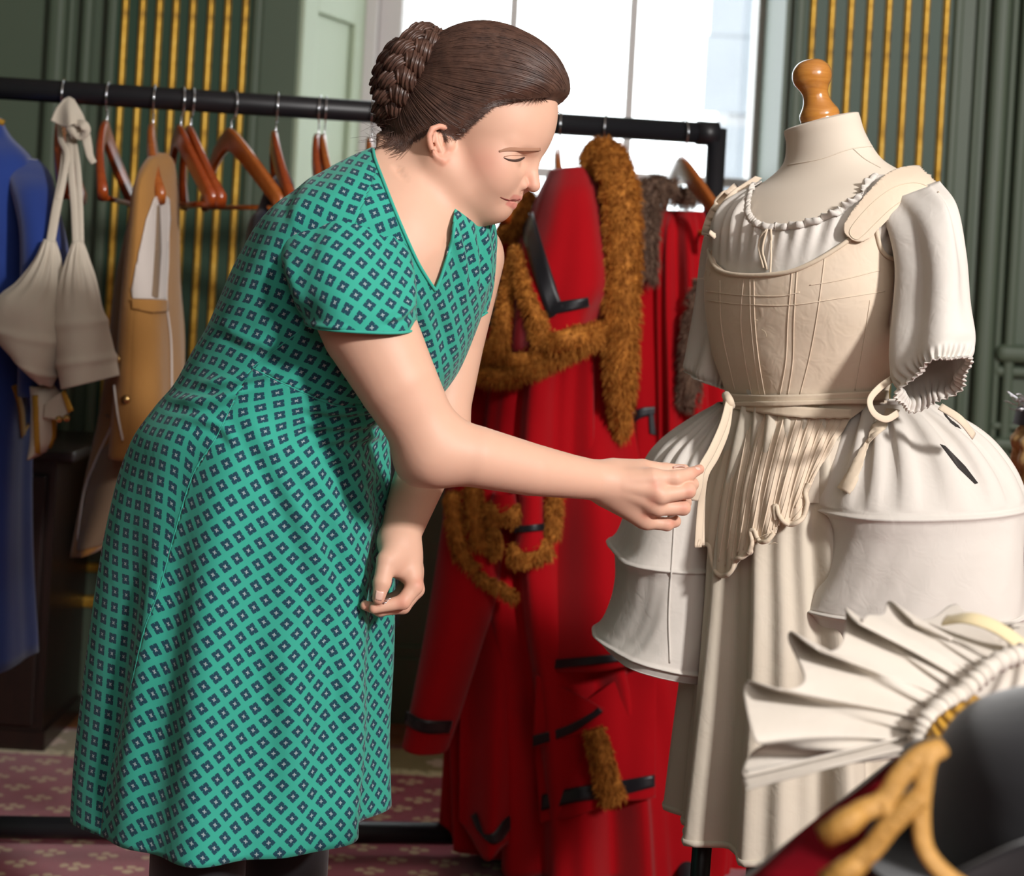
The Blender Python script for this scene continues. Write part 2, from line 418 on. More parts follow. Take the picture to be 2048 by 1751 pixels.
m, t, b = nt('window_glass'); tr = N(t, 'ShaderNodeBsdfTransparent', inp={0: (0.96, 0.98, 0.97, 1)}); gl = N(t, 'ShaderNodeBsdfGlossy', inp={'Roughness': 0.05})
mx = N(t, 'ShaderNodeMixShader', inp={0: 0.04}); t.links.new(tr.outputs[0], mx.inputs[1]); t.links.new(gl.outputs[0], mx.inputs[2]); t.links.new(mx.outputs[0], t.nodes['Material Output'].inputs[0]); M_glass = m
M_ext = plain('exterior_render', lin((150, 150, 153)), 0.9, 0, 0.2, 1.5, 0.05)
M_ext2 = plain('exterior_window_dark', lin((128, 132, 138)), 0.8, 0, 0.4, 3, 0.1)
M_pave = plain('exterior_paving', lin((150, 150, 146)), 0.9, 0, 0.2, 4, 0.1)

# ------------------------------------------------------------------ room shell
WY = 4.55; GY = 4.92           # inner face of the back wall, plane of the sash
def WX(px, y=300, D=WY): return P(px, y, D)[0]
XL, XR, YB0, ZT = -3.3, 3.6, -3.2, 3.7
x0, x1 = WX(583), WX(1557); wl, wr = WX(712, 300, GY), WX(1542, 300, GY)
SILL, HEAD = 0.72, 3.05
def S(name, parts, mat, **kw): v, f = join(*parts); return mk(name, v, f, mat, smooth=False, kind='structure', **kw)
S('wall_back', [box(((XL + x0) / 2, WY + 0.25, ZT / 2), (x0 - XL, 0.5, ZT)), box(((XR + x1) / 2, WY + 0.25, ZT / 2), (XR - x1, 0.5, ZT)),
   box(((x0 + x1) / 2, WY + 0.25, SILL / 2), (x1 - x0, 0.5, SILL)), box(((x0 + x1) / 2, WY + 0.25, (HEAD + ZT) / 2), (x1 - x0, 0.5, ZT - HEAD))], M_wall)
S('wall_left', [box((XL - 0.1, (YB0 + WY) / 2, ZT / 2), (0.2, WY - YB0, ZT))], M_wall)
S('wall_right', [box((XR + 0.1, (YB0 + WY) / 2, ZT / 2), (0.2, WY - YB0, ZT))], M_wall)
S('wall_front', [box(((XL + XR) / 2, YB0 - 0.1, ZT / 2), (XR - XL, 0.2, ZT))], M_wall)
S('ceiling', [box(((XL + XR) / 2, (YB0 + WY) / 2, ZT + 0.1), (XR - XL, WY - YB0, 0.2))], M_ceil)
flo = S('floor', [box(((XL + XR) / 2, (YB0 + WY) / 2, -0.043), (XR - XL, WY - YB0, 0.08))], M_floor)
pl = box((0, 0, -0.01), (2.28, 0.113, 0.02)); pme = None
for k in range(4):   # boards of the strip that shows beyond the carpet
    for j in range(3):
        cxp = XL + 1.15 + j * 2.3 + (0.5 if k % 2 else 0)
        if pme is None:
            o = mk('floor_board', pl[0], pl[1], M_floor, flo, smooth=False); pme = o.data; bevel(o, 0.003, 1)
        else:
            o = bpy.data.objects.new('floor_board', pme); COL.objects.link(o); o.parent = flo; bevel(o, 0.003, 1)
        o.location = (min(cxp, XR - 1.14), WY - 0.06 - k * 0.115, 0)
mk('carpet', *box((0.1, (YB0 + 4.28) / 2 + 0.3, 0.004), (6.4, 4.28 - YB0 - 0.6, 0.008)), M_carpet, smooth=False, label='red patterned carpet with beige flower sprigs and border', cat='carpet')

# splayed reveals with a sunk panel each, frame, sashes and panes
def quadpanel(name, a, bt, z0, z1, th, mat, **kw):
    a, bt = np.array(a), np.array(bt); d = bt - a; n = np.array([d[1], -d[0]]); n = n / np.linalg.norm(n) * th
    v = [(a[0], a[1], z0), (bt[0], bt[1], z0), (bt[0], bt[1], z1), (a[0], a[1], z1)]; v += [(p[0] - n[0], p[1] - n[1], p[2]) for p in v]
    return mk(name, v, [[0, 1, 2, 3], [7, 6, 5, 4], [0, 4, 5, 1], [1, 5, 6, 2], [2, 6, 7, 3], [3, 7, 4, 0]], mat, smooth=False, **kw)
rv = empty('trim_1', (x0, WY, 0), kind='structure')
def reveal(par, a, bt):
    a, bt = np.array(a), np.array(bt); d = (bt - a); L = np.linalg.norm(d); d /= L; n = np.array([d[1], -d[0]])
    if n[1] > 0: n = -n
    quadpanel('reveal_back', a, bt, SILL, HEAD, 0.02, M_pale, parent=par)
    def bar(name, s0, s1, z0, z1, out=0.016):
        p, q = a + d * s0 * L, a + d * s1 * L
        v = [(*p, z0), (*q, z0), (*q, z1), (*p, z1)]; v = np.array(v); w = v + np.array([n[0] * out, n[1] * out, 0])
        bevel(mk(name, np.concatenate([w, v]), [[0, 1, 2, 3], [7, 6, 5, 4], [0, 4, 5, 1], [1, 5, 6, 2], [2, 6, 7, 3], [3, 7, 4, 0]], M_pale, par, smooth=False), 0.006, 2)
    bar('stile', 0.0, 0.22, SILL, HEAD); bar('stile', 0.80, 1.0, SILL, HEAD)
    zt = P(640, 12, 4.7)[2]
    for z in (SILL + 0.06, 1.2, zt + 0.03, HEAD - 0.06): bar('rail', 0.2, 0.82, z - 0.06, z + 0.06)
reveal(rv, (x0, WY), (wl, GY))
rv2 = empty('trim_2', (x1, WY, 0), kind='structure'); reveal(rv2, (wr + 0.012, GY), (x1 + 0.02, WY))
win = empty('window_1', ((wl + wr) / 2, GY, SILL), kind='structure')
def wb(name, xa, xb, za, zb, ya, yb, mat=M_white, bw=0.006, par=win): return bevel(mk(name, *box(((xa + xb) / 2, (ya + yb) / 2, (za + zb) / 2), (xb - xa, yb - ya, zb - za)), mat, par, smooth=False), bw, 2)
gl0, gl1 = WX(786, 300, GY), WX(1507, 300, GY)
wb('jamb', wl - 0.03, wl + 0.045, SILL, HEAD, GY - 0.02, GY + 0.16); wb('jamb', wl + 0.045, gl0 + 0.005, SILL, HEAD, GY + 0.02, GY + 0.16)
wb('jamb', gl1 - 0.005, gl1 + 0.03, SILL, HEAD, GY + 0.02, GY + 0.16); wb('jamb', gl1 + 0.03, wr + 0.05, SILL, HEAD, GY - 0.01, GY + 0.16)
wb('head', wl, wr, HEAD - 0.06, HEAD + 0.02, GY, GY + 0.16); wb('window_sill', wl - 0.02, wr + 0.02, SILL - 0.03, SILL + 0.03, WY + 0.02, GY + 0.16)
mu = [gl0, WX(1013, 300, GY + .06), WX(1253, 300, GY + .06), gl1]
zr = P(1300, 356, GY + .05)[2]
for x in mu[1:3]:
    wb('muntin', x - 0.0125, x + 0.0125, zr + 0.012, HEAD - 0.06, GY + 0.05, GY + 0.085, bw=0.003); wb('muntin', x - 0.0125, x + 0.0125, SILL + 0.05, zr - 0.012, GY + 0.05, GY + 0.085, bw=0.003)
zs = [SILL + 0.05, zr - 0.50, zr, zr + 0.68, zr + 1.34]
for z in zs[1:]: wb('glazing_bar', gl0, gl1, z - 0.014, z + 0.014, GY + 0.048, GY + 0.087, bw=0.003)
wb('bottom_rail', gl0, gl1, SILL + 0.02, SILL + 0.07, GY + 0.045, GY + 0.09)
for i in range(3):
    for za, zb in zip(zs, zs[1:] + [HEAD - 0.06]): wb('pane', mu[i] + 0.004, mu[i + 1] - 0.004, za, zb, GY + 0.066, GY + 0.069, M_glass, 0.0002)
# what stands across the street
S('ground', [box((0, 30, -3.05), (80, 50, 0.1))], M_pave)
eb = empty('exterior_building', (3.2, 15, -3), 'pale rendered building across the street seen through the window', 'building', kind='structure')
mk('facade', *box((4.2, 15.5, 2.5), (4.6, 1.0, 11)), M_ext, eb, smooth=False)
for (px, py, w, h) in ((1462, 150, 0.5, 0.7), (1475, 20, 0.5, 0.5), (1470, 330, 0.5, 0.7)):
    c = P(px, py, 14.99); mk('window_frame', *box(c, (w, 0.06, h)), M_ext2, eb, smooth=False)

# pilasters with gilded reeds, panel mouldings, dado rail and baseboard
def pilaster(name, cols, y0, lo, hi, half):
    xs = [WX(c, y0, WY - 0.05) for c in cols]; px0, px1 = xs[0] - half, xs[-1] + half
    e = empty(name, ((px0 + px1) / 2, WY, 0), kind='structure')
    mk('shaft', *box(((px0 + px1) / 2, WY - 0.012, (lo + hi) / 2), (px1 - px0, 0.03, hi - lo)), M_reedgreen, e, smooth=False)
    for sx in (px0 - 0.012, px1 + 0.012): bevel(mk('edge_moulding', *box((sx, WY - 0.018, (lo + hi) / 2), (0.026, 0.044, hi - lo)), M_wall, e, smooth=False), 0.008, 3)
    pm = None
    for x in xs:
        if pm is None:
            a = np.linspace(-np.pi, 0, 9); prof = np.stack([0.0098 * np.cos(a), 0.014 * np.sin(a)], 1)
            G = np.stack([np.stack([prof[:, 0], prof[:, 1], np.full(9, z)], -1) for z in np.linspace(lo, hi, 24)])
            gv, gf = grid(G); o = mk('gilded_reed', gv + world_loc(e), gf, M_gold, e); pm = o.data
        else:
            o = bpy.data.objects.new('gilded_reed', pm); COL.objects.link(o); o.parent = e
        o.location = (x - ((px0 + px1) / 2), -0.027, 0)
    z1, z2 = P(165, 1138, WY - .1)[2], P(150, 1203, WY - .13)[2]
    cxm = (px0 + px1) / 2; w = px1 - px0
    for (z, h, ex, dp, mt, nm) in ((z1 + 0.06, 0.10, 0.05, 0.06, M_wall, 'base_block'), (z1, 0.022, 0.075, 0.085, M_gold, 'gilded_fillet'), ((z1 + z2) / 2, z1 - z2 - 0.02, 0.085, 0.10, M_wall, 'base_block'),
                                (z2, 0.028, 0.12, 0.13, M_gold, 'gilded_fillet'), (z2 / 2, z2 - 0.01, 0.11, 0.12, M_wall, 'plinth')):
        bevel(mk(nm, *box((cxm, WY - dp / 2, z), (w + 2 * ex, dp, h)), mt, e, smooth=False), 0.005, 2)
    return e
pilaster('trim_3', [248, 283, 317, 350, 384, 420, 454, 490], 0, 0.42, 3.5, 0.022)
pilaster('trim_4', [1630, 1668, 1706, 1744, 1782, 1820, 1858, 1898], 0, 0.42, 3.5, 0.022)
pan = empty('trim_5', (0, WY, 0), kind='structure')
def vm(px, w, d=0.03, lo=0.3, hi=3.5, y=300):
    x = WX(px, y); bevel(mk('panel_moulding', *box((x, WY - d / 2 + 0.004, (lo + hi) / 2), (w, d, hi - lo)), M_wall, pan, smooth=False), min(w, d) * 0.4, 3)
for px, w, d in ((105, 0.05, 0.045), (130, 0.02, 0.025), (165, 0.03, 0.04), (-60, 0.05, 0.045), (1985, 0.05, 0.045), (2012, 0.02, 0.03), (2035, 0.03, 0.04), (1945, 0.02, 0.02), (2180, 0.05, 0.045)): vm(px, w, d)
for z, h, d in ((P(2000, 705, WY)[2], 0.05, 0.05), (P(2000, 705, WY)[2] - 0.05, 0.03, 0.03), (P(2000, 850, WY)[2], 0.02, 0.03), (P(2000, 885, WY)[2], 0.035, 0.05), (0.62, 0.03, 0.03)):
    for xa, xb in ((XL, x0 - 0.62), (x1 + 0.62, XR)):
        bevel(mk('dado_moulding', *box(((xa + xb) / 2, WY - d / 2, z), (xb - xa, d, h)), M_wall, pan, smooth=False), min(h, d) * .4, 3)
S('baseboard_back', [box(((XL + XR) / 2, WY - 0.02, 0.09), (XR - XL, 0.045, 0.18)), box(((XL + XR) / 2, WY - 0.012, 0.195), (XR - XL, 0.03, 0.03))], M_wall)

# dark side table behind the coats
tb = empty('side_cabinet', (P(60, 900, 4.3)[0], 4.28, 0), 'dark oak side cabinet against the panelling behind the blue coat', 'cabinet')
tx1 = P(188, 880, 4.2)[0]; tx0 = tx1 - 0.80; tz = P(150, 880, 4.25)[2]; bx1 = P(122, 1000, 4.1)[0]
bevel(mk('cabinet_top', *box(((tx0 + tx1) / 2, 4.24, tz - 0.014), (tx1 - tx0, 0.44, 0.028)), M_dark, tb, smooth=False), 0.006, 2)
mk('body', *box(((tx0 + bx1) / 2, 4.26, tz / 2 + .02), (bx1 - tx0 - 0.02, 0.36, tz - 0.07)), M_dark, tb, smooth=False)
for k in range(2):
    w = (bx1 - tx0 - 0.06) / 2; xc = tx0 + 0.02 + w / 2 + k * (w + 0.01)
    d_ = bevel(mk('door', *box((xc, 4.072, tz / 2), (w, 0.02, tz - 0.14)), M_dark, tb, smooth=False), 0.004, 2); mk('knob', *lathe([(0, 0), (.008, 0), (.006, .01), (.012, .018), (.008, .028), (0, .03)], (xc + (w / 2 - .03) * (1 if k == 0 else -1), 4.062, tz * .55), (0, -1, 0), 16), M_brassk, d_)
mk('plinth', *box(((tx0 + bx1) / 2, 4.26, 0.032), (bx1 - tx0, 0.38, 0.046)), M_dark, tb, smooth=False)

# ------------------------------------------------------------------ garment rack
RA = P(0, 176, 3.40); RB = P(1434, 268, 3.58)   # top rail axis
def rail_pt(px):
    t = 0.5
    for _ in range(12):
        q = RA + (RB - RA) * t; p = proj(q[None])[0]; t += (px - p[0]) / 1434
    return RA + (RB - RA) * t
rack = empty('garment_rack', (0.0, 3.5, 0), 'black steel garment rack crowded with costumes in front of window', 'clothes rack')
rd = (RB - RA); rd = rd / np.linalg.norm(rd); LE = RA - rd * 0.55; RR = 0.024
hz = (RA[2] + RB[2]) / 2
def rk(name, v, f): return mk(name, v, f, M_black, rack)
rk('top_rail', *tube(np.array([LE, RB]), 0.0235, 24))
rk('post', *tube(np.array([[RB[0], RB[1], 0.04], [RB[0], RB[1], RB[2] + 0.012]]), 0.021, 24)); rk('post', *tube(np.array([[LE[0], LE[1], 0.04], [LE[0], LE[1], LE[2] + 0.012]]), 0.021, 24))
rk('joint', *tube(np.array([RB - rd * 0.045, RB + rd * 0.002]), 0.0265, 24))
bl = np.array([LE[0], LE[1], 0.052]); brr = np.array([RB[0], RB[1], 0.052]); rk('bottom_rail', *tube(np.array([bl, brr]), 0.023, 24))
for e in (bl, brr):
    rk('foot', *tube(np.array([e + (0.0, -0.26, -0.005), e + (0, 0.26, -0.005)]), 0.021, 20))
    for s in (-1, 1): rk('caster', *lathe([(0, -0.012), (0.019, -0.012), (0.021, 0), (0.019, 0.012), (0, 0.012)], e + (0.03, s * 0.23, -0.023), (1, 0, 0), 20))

# ------------------------------------------------------------------ hangers: built once, then copied
def hanger_meshes(drop=0.135, thick=0.012):
    out = {}
    n = 25; x = np.linspace(-0.215, 0.215, n); a = np.abs(x) / 0.215
    z = -0.016 - drop * (a ** 1.35); hgt = 0.024 - 0.009 * a; ybow = 0.035 * (1 - a ** 2) - 0.02
    G = []
    for i in range(n):
        th = thick * (1 + 0.35 * a[i] ** 3); r = []
        for k in range(12):
            an = 2 * np.pi * k / 12; c, s = np.cos(an), np.sin(an); c = np.sign(c) * abs(c) ** 0.45; s = np.sign(s) * abs(s) ** 0.45
            r.append((x[i] + 0.35 * hgt[i] * s * np.sign(x[i]) * a[i], ybow[i] + th / 2 * c * 1.25, z[i] + hgt[i] * s))
        G.append(r)
    v, f = grid(np.array(G), close_u=True); f = f.tolist(); f.append(list(range(12))[::-1]); f.append(list(range((n - 1) * 12, n * 12))); out['arms'] = (v, f)
    out['bar'] = tube(np.array([[-0.205, -0.016, -drop - 0.022], [0.205, -0.016, -drop - 0.022]]), 0.0055, 12)
    hp = [(0, 0.012, 0.0), (0, 0.012, 0.014)] + [(0.0, 0.012 - 0.028 * (math.sin(q)), 0.056 - 0.031 * math.cos(q)) for q in np.linspace(-0.15, 4.0, 18)]
    hp = [(p[1] - 0.012, 0.012, p[2]) for p in hp]
    out['hook'] = tube(catmull(np.array(hp), 60), 0.0017, 8)
    return out
HM = hanger_meshes(); HPROTO = None
HOOK_TOP = 0.087
def hanger(px, ang, label, mat=M_hang, dz=0.0, group='wooden hangers on the garment rack', dx=0.0):
    """ang: turn of the hanger about the vertical (90 = edge on)"""
    global HPROTO
    p = rail_pt(px); loc = (p[0] + dx, p[1] - 0.006, p[2] + 0.0235 + 0.003 - HOOK_TOP + dz)
    e = empty('clothes_hanger', loc, label, 'hanger', group); e.rotation_euler = (0, 0, math.radians(ang) - math.atan((px - CX) / F))
    if HPROTO is None:
        HPROTO = {}
        for k, (v, f) in HM.items():
            me = bpy.data.meshes.new(k); me.from_pydata(np.asarray(v).tolist(), [], f); me.materials.append(M_hang); me.polygons.foreach_set('use_smooth', [True] * len(me.polygons)); HPROTO[k] = me
    for k, me in HPROTO.items():
        o = bpy.data.objects.new(k, me); COL.objects.link(o); o.parent = e
        
        m2 = M_chrome if k == 'hook' else mat
        o.material_slots[0].link = 'OBJECT'; o.material_slots[0].material = m2
    return e
H1 = hanger(140, 85, 'red-brown hanger with cream pocket panniers tied to its hook', M_hang2)
H2 = hanger(230, 82, 'empty red-brown wooden hanger between the panniers and the tan breeches', M_hang2)
H3 = hanger(322, 88, 'light wooden hanger holding the tan breeches')
H4 = hanger(377, 101, 'empty red-brown hanger just beside the tan breeches, one of a close pair', M_hang2)
H5 = hanger(397, 100, 'empty red-brown hanger of the close pair, the one nearer the woman', M_hang2)
H6 = hanger(477, 112, 'empty wooden hanger turned broadside beside the close pair')
H7 = hanger(567, 93, 'red-brown hanger holding the navy waistcoat behind the woman', M_hang2)
H8 = hanger(652, 87, 'red-brown hanger above the woman\'s back, leftmost of two close together', M_hang2)
H9 = hanger(664, 91, 'light brown hanger above the woman\'s back, rightmost of two close together')
H10 = hanger(757, 90, 'hanger at the window edge with its hook beside the woman\'s bun')
H11 = hanger(1132, 90, 'wooden hanger holding the large scarlet robe')
H12 = hanger(1222, 86, 'hanger between the two scarlet robes, only its hook showing on the rail', M_hang2)
H13 = hanger(1378, 110, 'wooden hanger with grey fur collared robe, beside the rack post')
# ------------------------------------------------------------------ costumes on the rack
M_red = cloth('scarlet_wool', lin((182, 7, 20)), lin((152, 4, 16)), 0.9, 700, 0.12, 0.12, 0.2, 5)
M_redshade = cloth('dark_red_shade', lin((112, 8, 18)), None, 0.6, 500, 0.1, 0.3, 0.2, 5)  # darker red for the shaded inside of the cape opening
M_tape = cloth('black_satin_tape', lin((20, 20, 26)), None, 0.38, 500, 0.1, 0.5, 0.15, 20)
M_fur = fur_mat('brown_fur', lin((138, 78, 24)), lin((206, 136, 58)))
M_furg = fur_mat('grey_brown_fur', lin((86, 66, 56)), lin((132, 106, 88)))
M_blue = cloth('blue_wool', lin((38, 66, 142)), lin((28, 48, 112)), 0.85, 700, 0.3, 0.2, 0.15, 6)
M_cream = cloth('cream_calico', lin((224, 214, 198)), lin((206, 194, 176)), 0.9, 900, 0.2, 0.2, 0.35, 8, 0.12)
M_tan = cloth('tan_cotton', lin((176, 128, 70)), lin((158, 112, 58)), 0.9, 900, 0.2, 0.2, 0.3, 8)
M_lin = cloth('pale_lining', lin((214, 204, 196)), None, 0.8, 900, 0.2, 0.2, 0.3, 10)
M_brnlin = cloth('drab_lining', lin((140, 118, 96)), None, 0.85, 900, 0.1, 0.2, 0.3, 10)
M_navy = cloth('navy_wool', lin((34, 36, 50)), None, 0.8, 900, 0.15, 0.3, 0.25, 8)
M_blk = cloth('black_wool', lin((20, 19, 23)), None, 0.85, 900, 0.15, 0.3, 0.25, 8)
M_braid = plain('gold_braid', lin((186, 140, 48)), 0.5, 0.4, 0.5, 260, 0.35, 0, 0.4)
M_brass = plain('brass_button', lin((206, 170, 110)), 0.25, 0.9)
def RD(px): return 3.40 + 0.18 * px / 1434
def fur_along(name, path, r, par, mat, n, length, up=None, ry=None, seed=1, comb=(0, 0, -1), seg=10):
    v, f = tube(path, r, seg, ry=ry, up=up); fv, ff = fur_mesh(v, f, n, length, comb=comb, seed=seed)
    return mk(name, *join((v, f), (fv, ff)), mat, par)
def sheet(name, G, mat, par, solid=0.003, **kw):
    v, f = grid(G); return mk(name, v, orient(v, f, 'cam'), mat, par, solid=solid, **kw)
def gstrip(name, bv, A, B, mat, par, n=40, m=5, lift=0.004, solid=0.002, Dfall=None): return sheet(name, strip_on(bv, A, B, n, m, lift, Dfall), mat, par, solid)
def gl(name, secs, mat, par, fold=None, nv=70, nu=110, power=2.0, solid=0.0, **kw):
    G = loft(secs, nv, nu, fold=fold, power=power); v, f = grid(G, close_u=True); f = orient(v, f); o = mk(name, v, f, mat, par, solid=solid, **kw); return o, v, f
def sec(rows, D, b, dd=None):
    return [(r[0], r[1], r[2], r[3], r[4] if len(r) > 4 else D, r[5] if len(r) > 5 else b) for r in rows]

# --- large scarlet robe with cape
rb = empty('scarlet_robe', (rail_pt(1132)[0], rail_pt(1132)[1], 0.05), 'long scarlet robe with short cape, black tape and brown fur trim', 'robe', 'scarlet robes on the rack')
D0 = 3.50
body, bv_, bf_ = gl('robe_body', sec([(1095, 372, 1200, 372, D0, .10), (1060, 470, 1225, 470, D0, .15), (985, 620, 1245, 620, D0, .17), (935, 760, 1252, 760, D0, .18), (912, 950, 1262, 950, D0, .19),
    (905, 1150, 1290, 1150, D0, .19), (915, 1350, 1345, 1350, D0, .19), (918, 1520, 1380, 1520, D0, .19), (918, 1675, 1395, 1735, D0, .19)], D0, .17), M_red, rb, fold_noise(3, 11, 0.026, 0.6), 90, 220, solid=0.004)
cape, cv, cf = gl('cape', sec([(1098, 342, 1182, 336, D0 - .02, .10), (1070, 400, 1205, 390, D0 - .03, .17), (1040, 480, 1225, 470, D0 - .04, .21), (985, 590, 1245, 560, D0 - .05, .23), (945, 660, 1225, 615, D0 - .05, .235), (935, 712, 1208, 655, D0 - .05, .24)], D0, .2),
    M_red, rb, lambda s, t: 0.012 * s * np.sin(5 * t + 0.7) + 0.006 * s * np.sin(9 * t), 60, 140, solid=0.004)
cb = bvh_of(cv, cf); bb = bvh_of(bv_, bf_)
gstrip('tape', cb, [(1068, 425), (1094, 515), (1120, 596), (1128, 614)], [(1044, 455), (1066, 540), (1094, 628), (1108, 634)], M_tape, rb)
gstrip('tape', cb, [(1106, 606), (1140, 600), (1174, 594)], [(1102, 630), (1140, 622), (1176, 612)], M_tape, rb)
gstrip('tape', cb, [(1004, 540), (996, 600), (990, 652)], [(990, 560), (983, 610), (976, 652)], M_tape, rb, Dfall=3.3)
gstrip('tape', cb, [(962, 630), (992, 628)], [(962, 650), (992, 650)], M_tape, rb, Dfall=3.3)
# brown fur: cape hem, the two slanting edges of the opening, lower second hem, long front band
hem = line_on(cb, [(944, 700), (985, 704), (1040, 716), (1100, 692), (1150, 672), (1204, 652)], 30, 0.012, 3.3)
fur_along('fur_trim', hem, 0.021, rb, M_fur, 5200, 0.017, seed=2, ry=0.016, up=(0, -1, 0))
fur_along('fur_trim', line_on(cb, [(1040, 498), (1050, 560), (1068, 625), (1090, 690)], 24, 0.008, 3.3), np.linspace(0.006, 0.019, 24), rb, M_fur, 3200, 0.016, seed=3)
fur_along('fur_trim', line_on(cb, [(1038, 500), (1024, 570), (1013, 640), (1003, 712)], 24, 0.008, 3.3), np.linspace(0.006, 0.019, 24), rb, M_fur, 3200, 0.016, seed=4)
sheet('opening_shadow', strip_on(cb, [(1040, 512), (1032, 600), (1024, 705)], [(1042, 512), (1060, 600), (1078, 702)], 20, 4, 0.004), M_redshade, rb, 0.002)  # dark red sheet on the uncut cape, shade of the opening as colour
h2 = PA([(935, 728, 3.30), (975, 748, 3.25), (1025, 748, 3.24), (1080, 728, 3.24), (1140, 700, 3.25), (1195, 672, 3.27)], 0)
fur_along('fur_trim', catmull(h2, 30), 0.017, rb, M_fur, 4200, 0.016, seed=5)
fb = catmull(PA([(1180, 352, 3.42), (1196, 310, 3.40), (1222, 318, 3.37), (1240, 380, 3.33), (1246, 470, 3.30), (1244, 580, 3.29), (1243, 690, 3.30), (1242, 790, 3.32), (1243, 870, 3.36)], 0), 60)
fur_along('fur_band', fb, np.interp(np.linspace(0, 1, 60), [0, .12, .4, .8, 1], [.022, .034, .036, .032, .012]), rb, M_fur, 12000, 0.017, seed=6, ry=0.02, up=(0, -1, 0))
# hanging sleeve on the near side with its black band
slv, sv, sf = gl('sleeve', sec([(905, 930, 985, 930, 3.36, .05), (885, 1040, 1005, 1040, 3.34, .075), (862, 1180, 995, 1180, 3.33, .085), (838, 1310, 955, 1310, 3.33, .085), (815, 1420, 912, 1440, 3.33, .08), (803, 1480, 890, 1495, 3.33, .078)], 3.3, .08),
    M_red, rb, lambda s, t: 0.006 * s * np.sin(3 * t + 2 * s), 60, 90, solid=0.004)
sb = bvh_of(sv, sf)
gstrip('tape', sb, [(813, 1421), (850, 1438), (903, 1440)], [(808, 1446), (848, 1464), (896, 1464)], M_tape, rb, Dfall=3.33)
# inner fur cuffs and edges that peep out below the woman's arm
for q, rr, sd in (([(905, 985), (912, 1060), (925, 1110), (950, 1140)], .013, 11), ([(945, 975), (952, 1040), (962, 1095)], .016, 12), ([(972, 1030), (1005, 1022), (1035, 1032)], .019, 13), ([(1022, 1110), (1060, 1105), (1098, 1092)], .021, 14), ([(985, 1060), (990, 1090), (985, 1110)], .009, 15), ([(950, 1150), (990, 1170), (1030, 1195)], .008, 16), ([(1110, 985), (1108, 1030), (1104, 1075)], .012, 17)):
    pth = PA([(x, y, 3.255) for x, y in q], 0); fur_along('fur_cuff', catmull(pth, 16), rr, rb, M_fur, 1600, 0.014, seed=sd)
for secs_, nm in ((sec([(985, 985, 1030, 985, 3.27, .03), (975, 1020, 1036, 1020, 3.27, .035)], 0, 0), 'inner_cuff'), (sec([(1040, 985, 1086, 985, 3.27, .03), (1034, 1060, 1090, 1055, 3.27, .035), (1024, 1102, 1098, 1090, 3.27, .04)], 0, 0), 'inner_cuff')):
    o, v, f = gl(nm, secs_, M_red, rb, None, 20, 40, solid=0.003)
gstrip('tape', bvh_of(v, f), [(1034, 1052), (1085, 1046)], [(1030, 1066), (1087, 1060)], M_tape, rb, Dfall=3.25)
# folded front panels with taped hems
def panel(name, top, bot, fold=None, mid=None, mat=M_red, par=rb, nu=70, nv=50):
    G = curtain(top, bot, nv, nu, fold, mid); v, f = grid(G); f = orient(v, f, 'cam'); mk(name, v, f, mat, par, solid=0.004); return bvh_of(v, f)
wv = lambda a, k, ph: (lambda s, t: a * (0.3 + 0.7 * s) * np.sin(k * t + ph + 0.6 * s))
p1_ = panel('front_panel', [(1120, 760, 3.42), (1170, 750, 3.40), (1220, 755, 3.41), (1256, 770, 3.43)], [(1068, 1352, 3.30), (1180, 1340, 3.24), (1290, 1325, 3.23), (1420, 1312, 3.28)], wv(0.018, 9, 0.4), [[(1100, 1000, 3.34), (1170, 990, 3.30), (1235, 995, 3.30), (1300, 1010, 3.36)]])
gstrip('tape', p1_, [(1071, 1322), (1180, 1312), (1290, 1300), (1412, 1288)], [(1069, 1341), (1180, 1330), (1290, 1316), (1412, 1304)], M_tape, rb)
p2_ = panel('front_panel', [(1072, 1350, 3.29), (1140, 1382, 3.285), (1208, 1418, 3.28)], [(1064, 1496, 3.30), (1150, 1470, 3.285), (1208, 1424, 3.28)], None, nu=30, nv=30)
gstrip('tape', p2_, [(1066, 1470), (1130, 1452), (1180, 1426), (1196, 1413)], [(1066, 1492), (1140, 1466), (1190, 1434), (1206, 1422)], M_tape, rb, Dfall=3.28)
p3_ = panel('front_panel', [(1068, 1470, 3.335), (1170, 1400, 3.325), (1250, 1350, 3.32), (1312, 1330, 3.32)], [(1080, 1650, 3.30), (1160, 1625, 3.28), (1240, 1606, 3.28), (1310, 1590, 3.30)], wv(0.012, 10, 1.0))
gstrip('tape', p3_, [(1085, 1588), (1160, 1572), (1240, 1560), (1308, 1548)], [(1083, 1620), (1160, 1602), (1240, 1590), (1308, 1572)], M_tape, rb, Dfall=3.28)
fur_along('fur_strip', catmull(PA([(1188, 1460, 3.27), (1202, 1510, 3.262), (1214, 1560, 3.26), (1226, 1602, 3.26)], 0), 20), np.linspace(0.02, 0.026, 20), rb, M_fur, 3000, 0.013, seed=21, ry=0.012, up=(0, -1, 0))
p4_ = panel('front_panel', [(922, 1180, 3.36), (1000, 1160, 3.35), (1070, 1150, 3.36)], [(918, 1650, 3.33), (965, 1712, 3.29), (1010, 1690, 3.30), (1085, 1672, 3.33)], wv(0.028, 8, 0.2))
gstrip('tape', p4_, [(946, 1630), (962, 1662), (985, 1665), (1015, 1632), (1078, 1622)], [(956, 1624), (978, 1682), (1000, 1680), (1025, 1652), (1078, 1644)], M_tape, rb, Dfall=3.3)

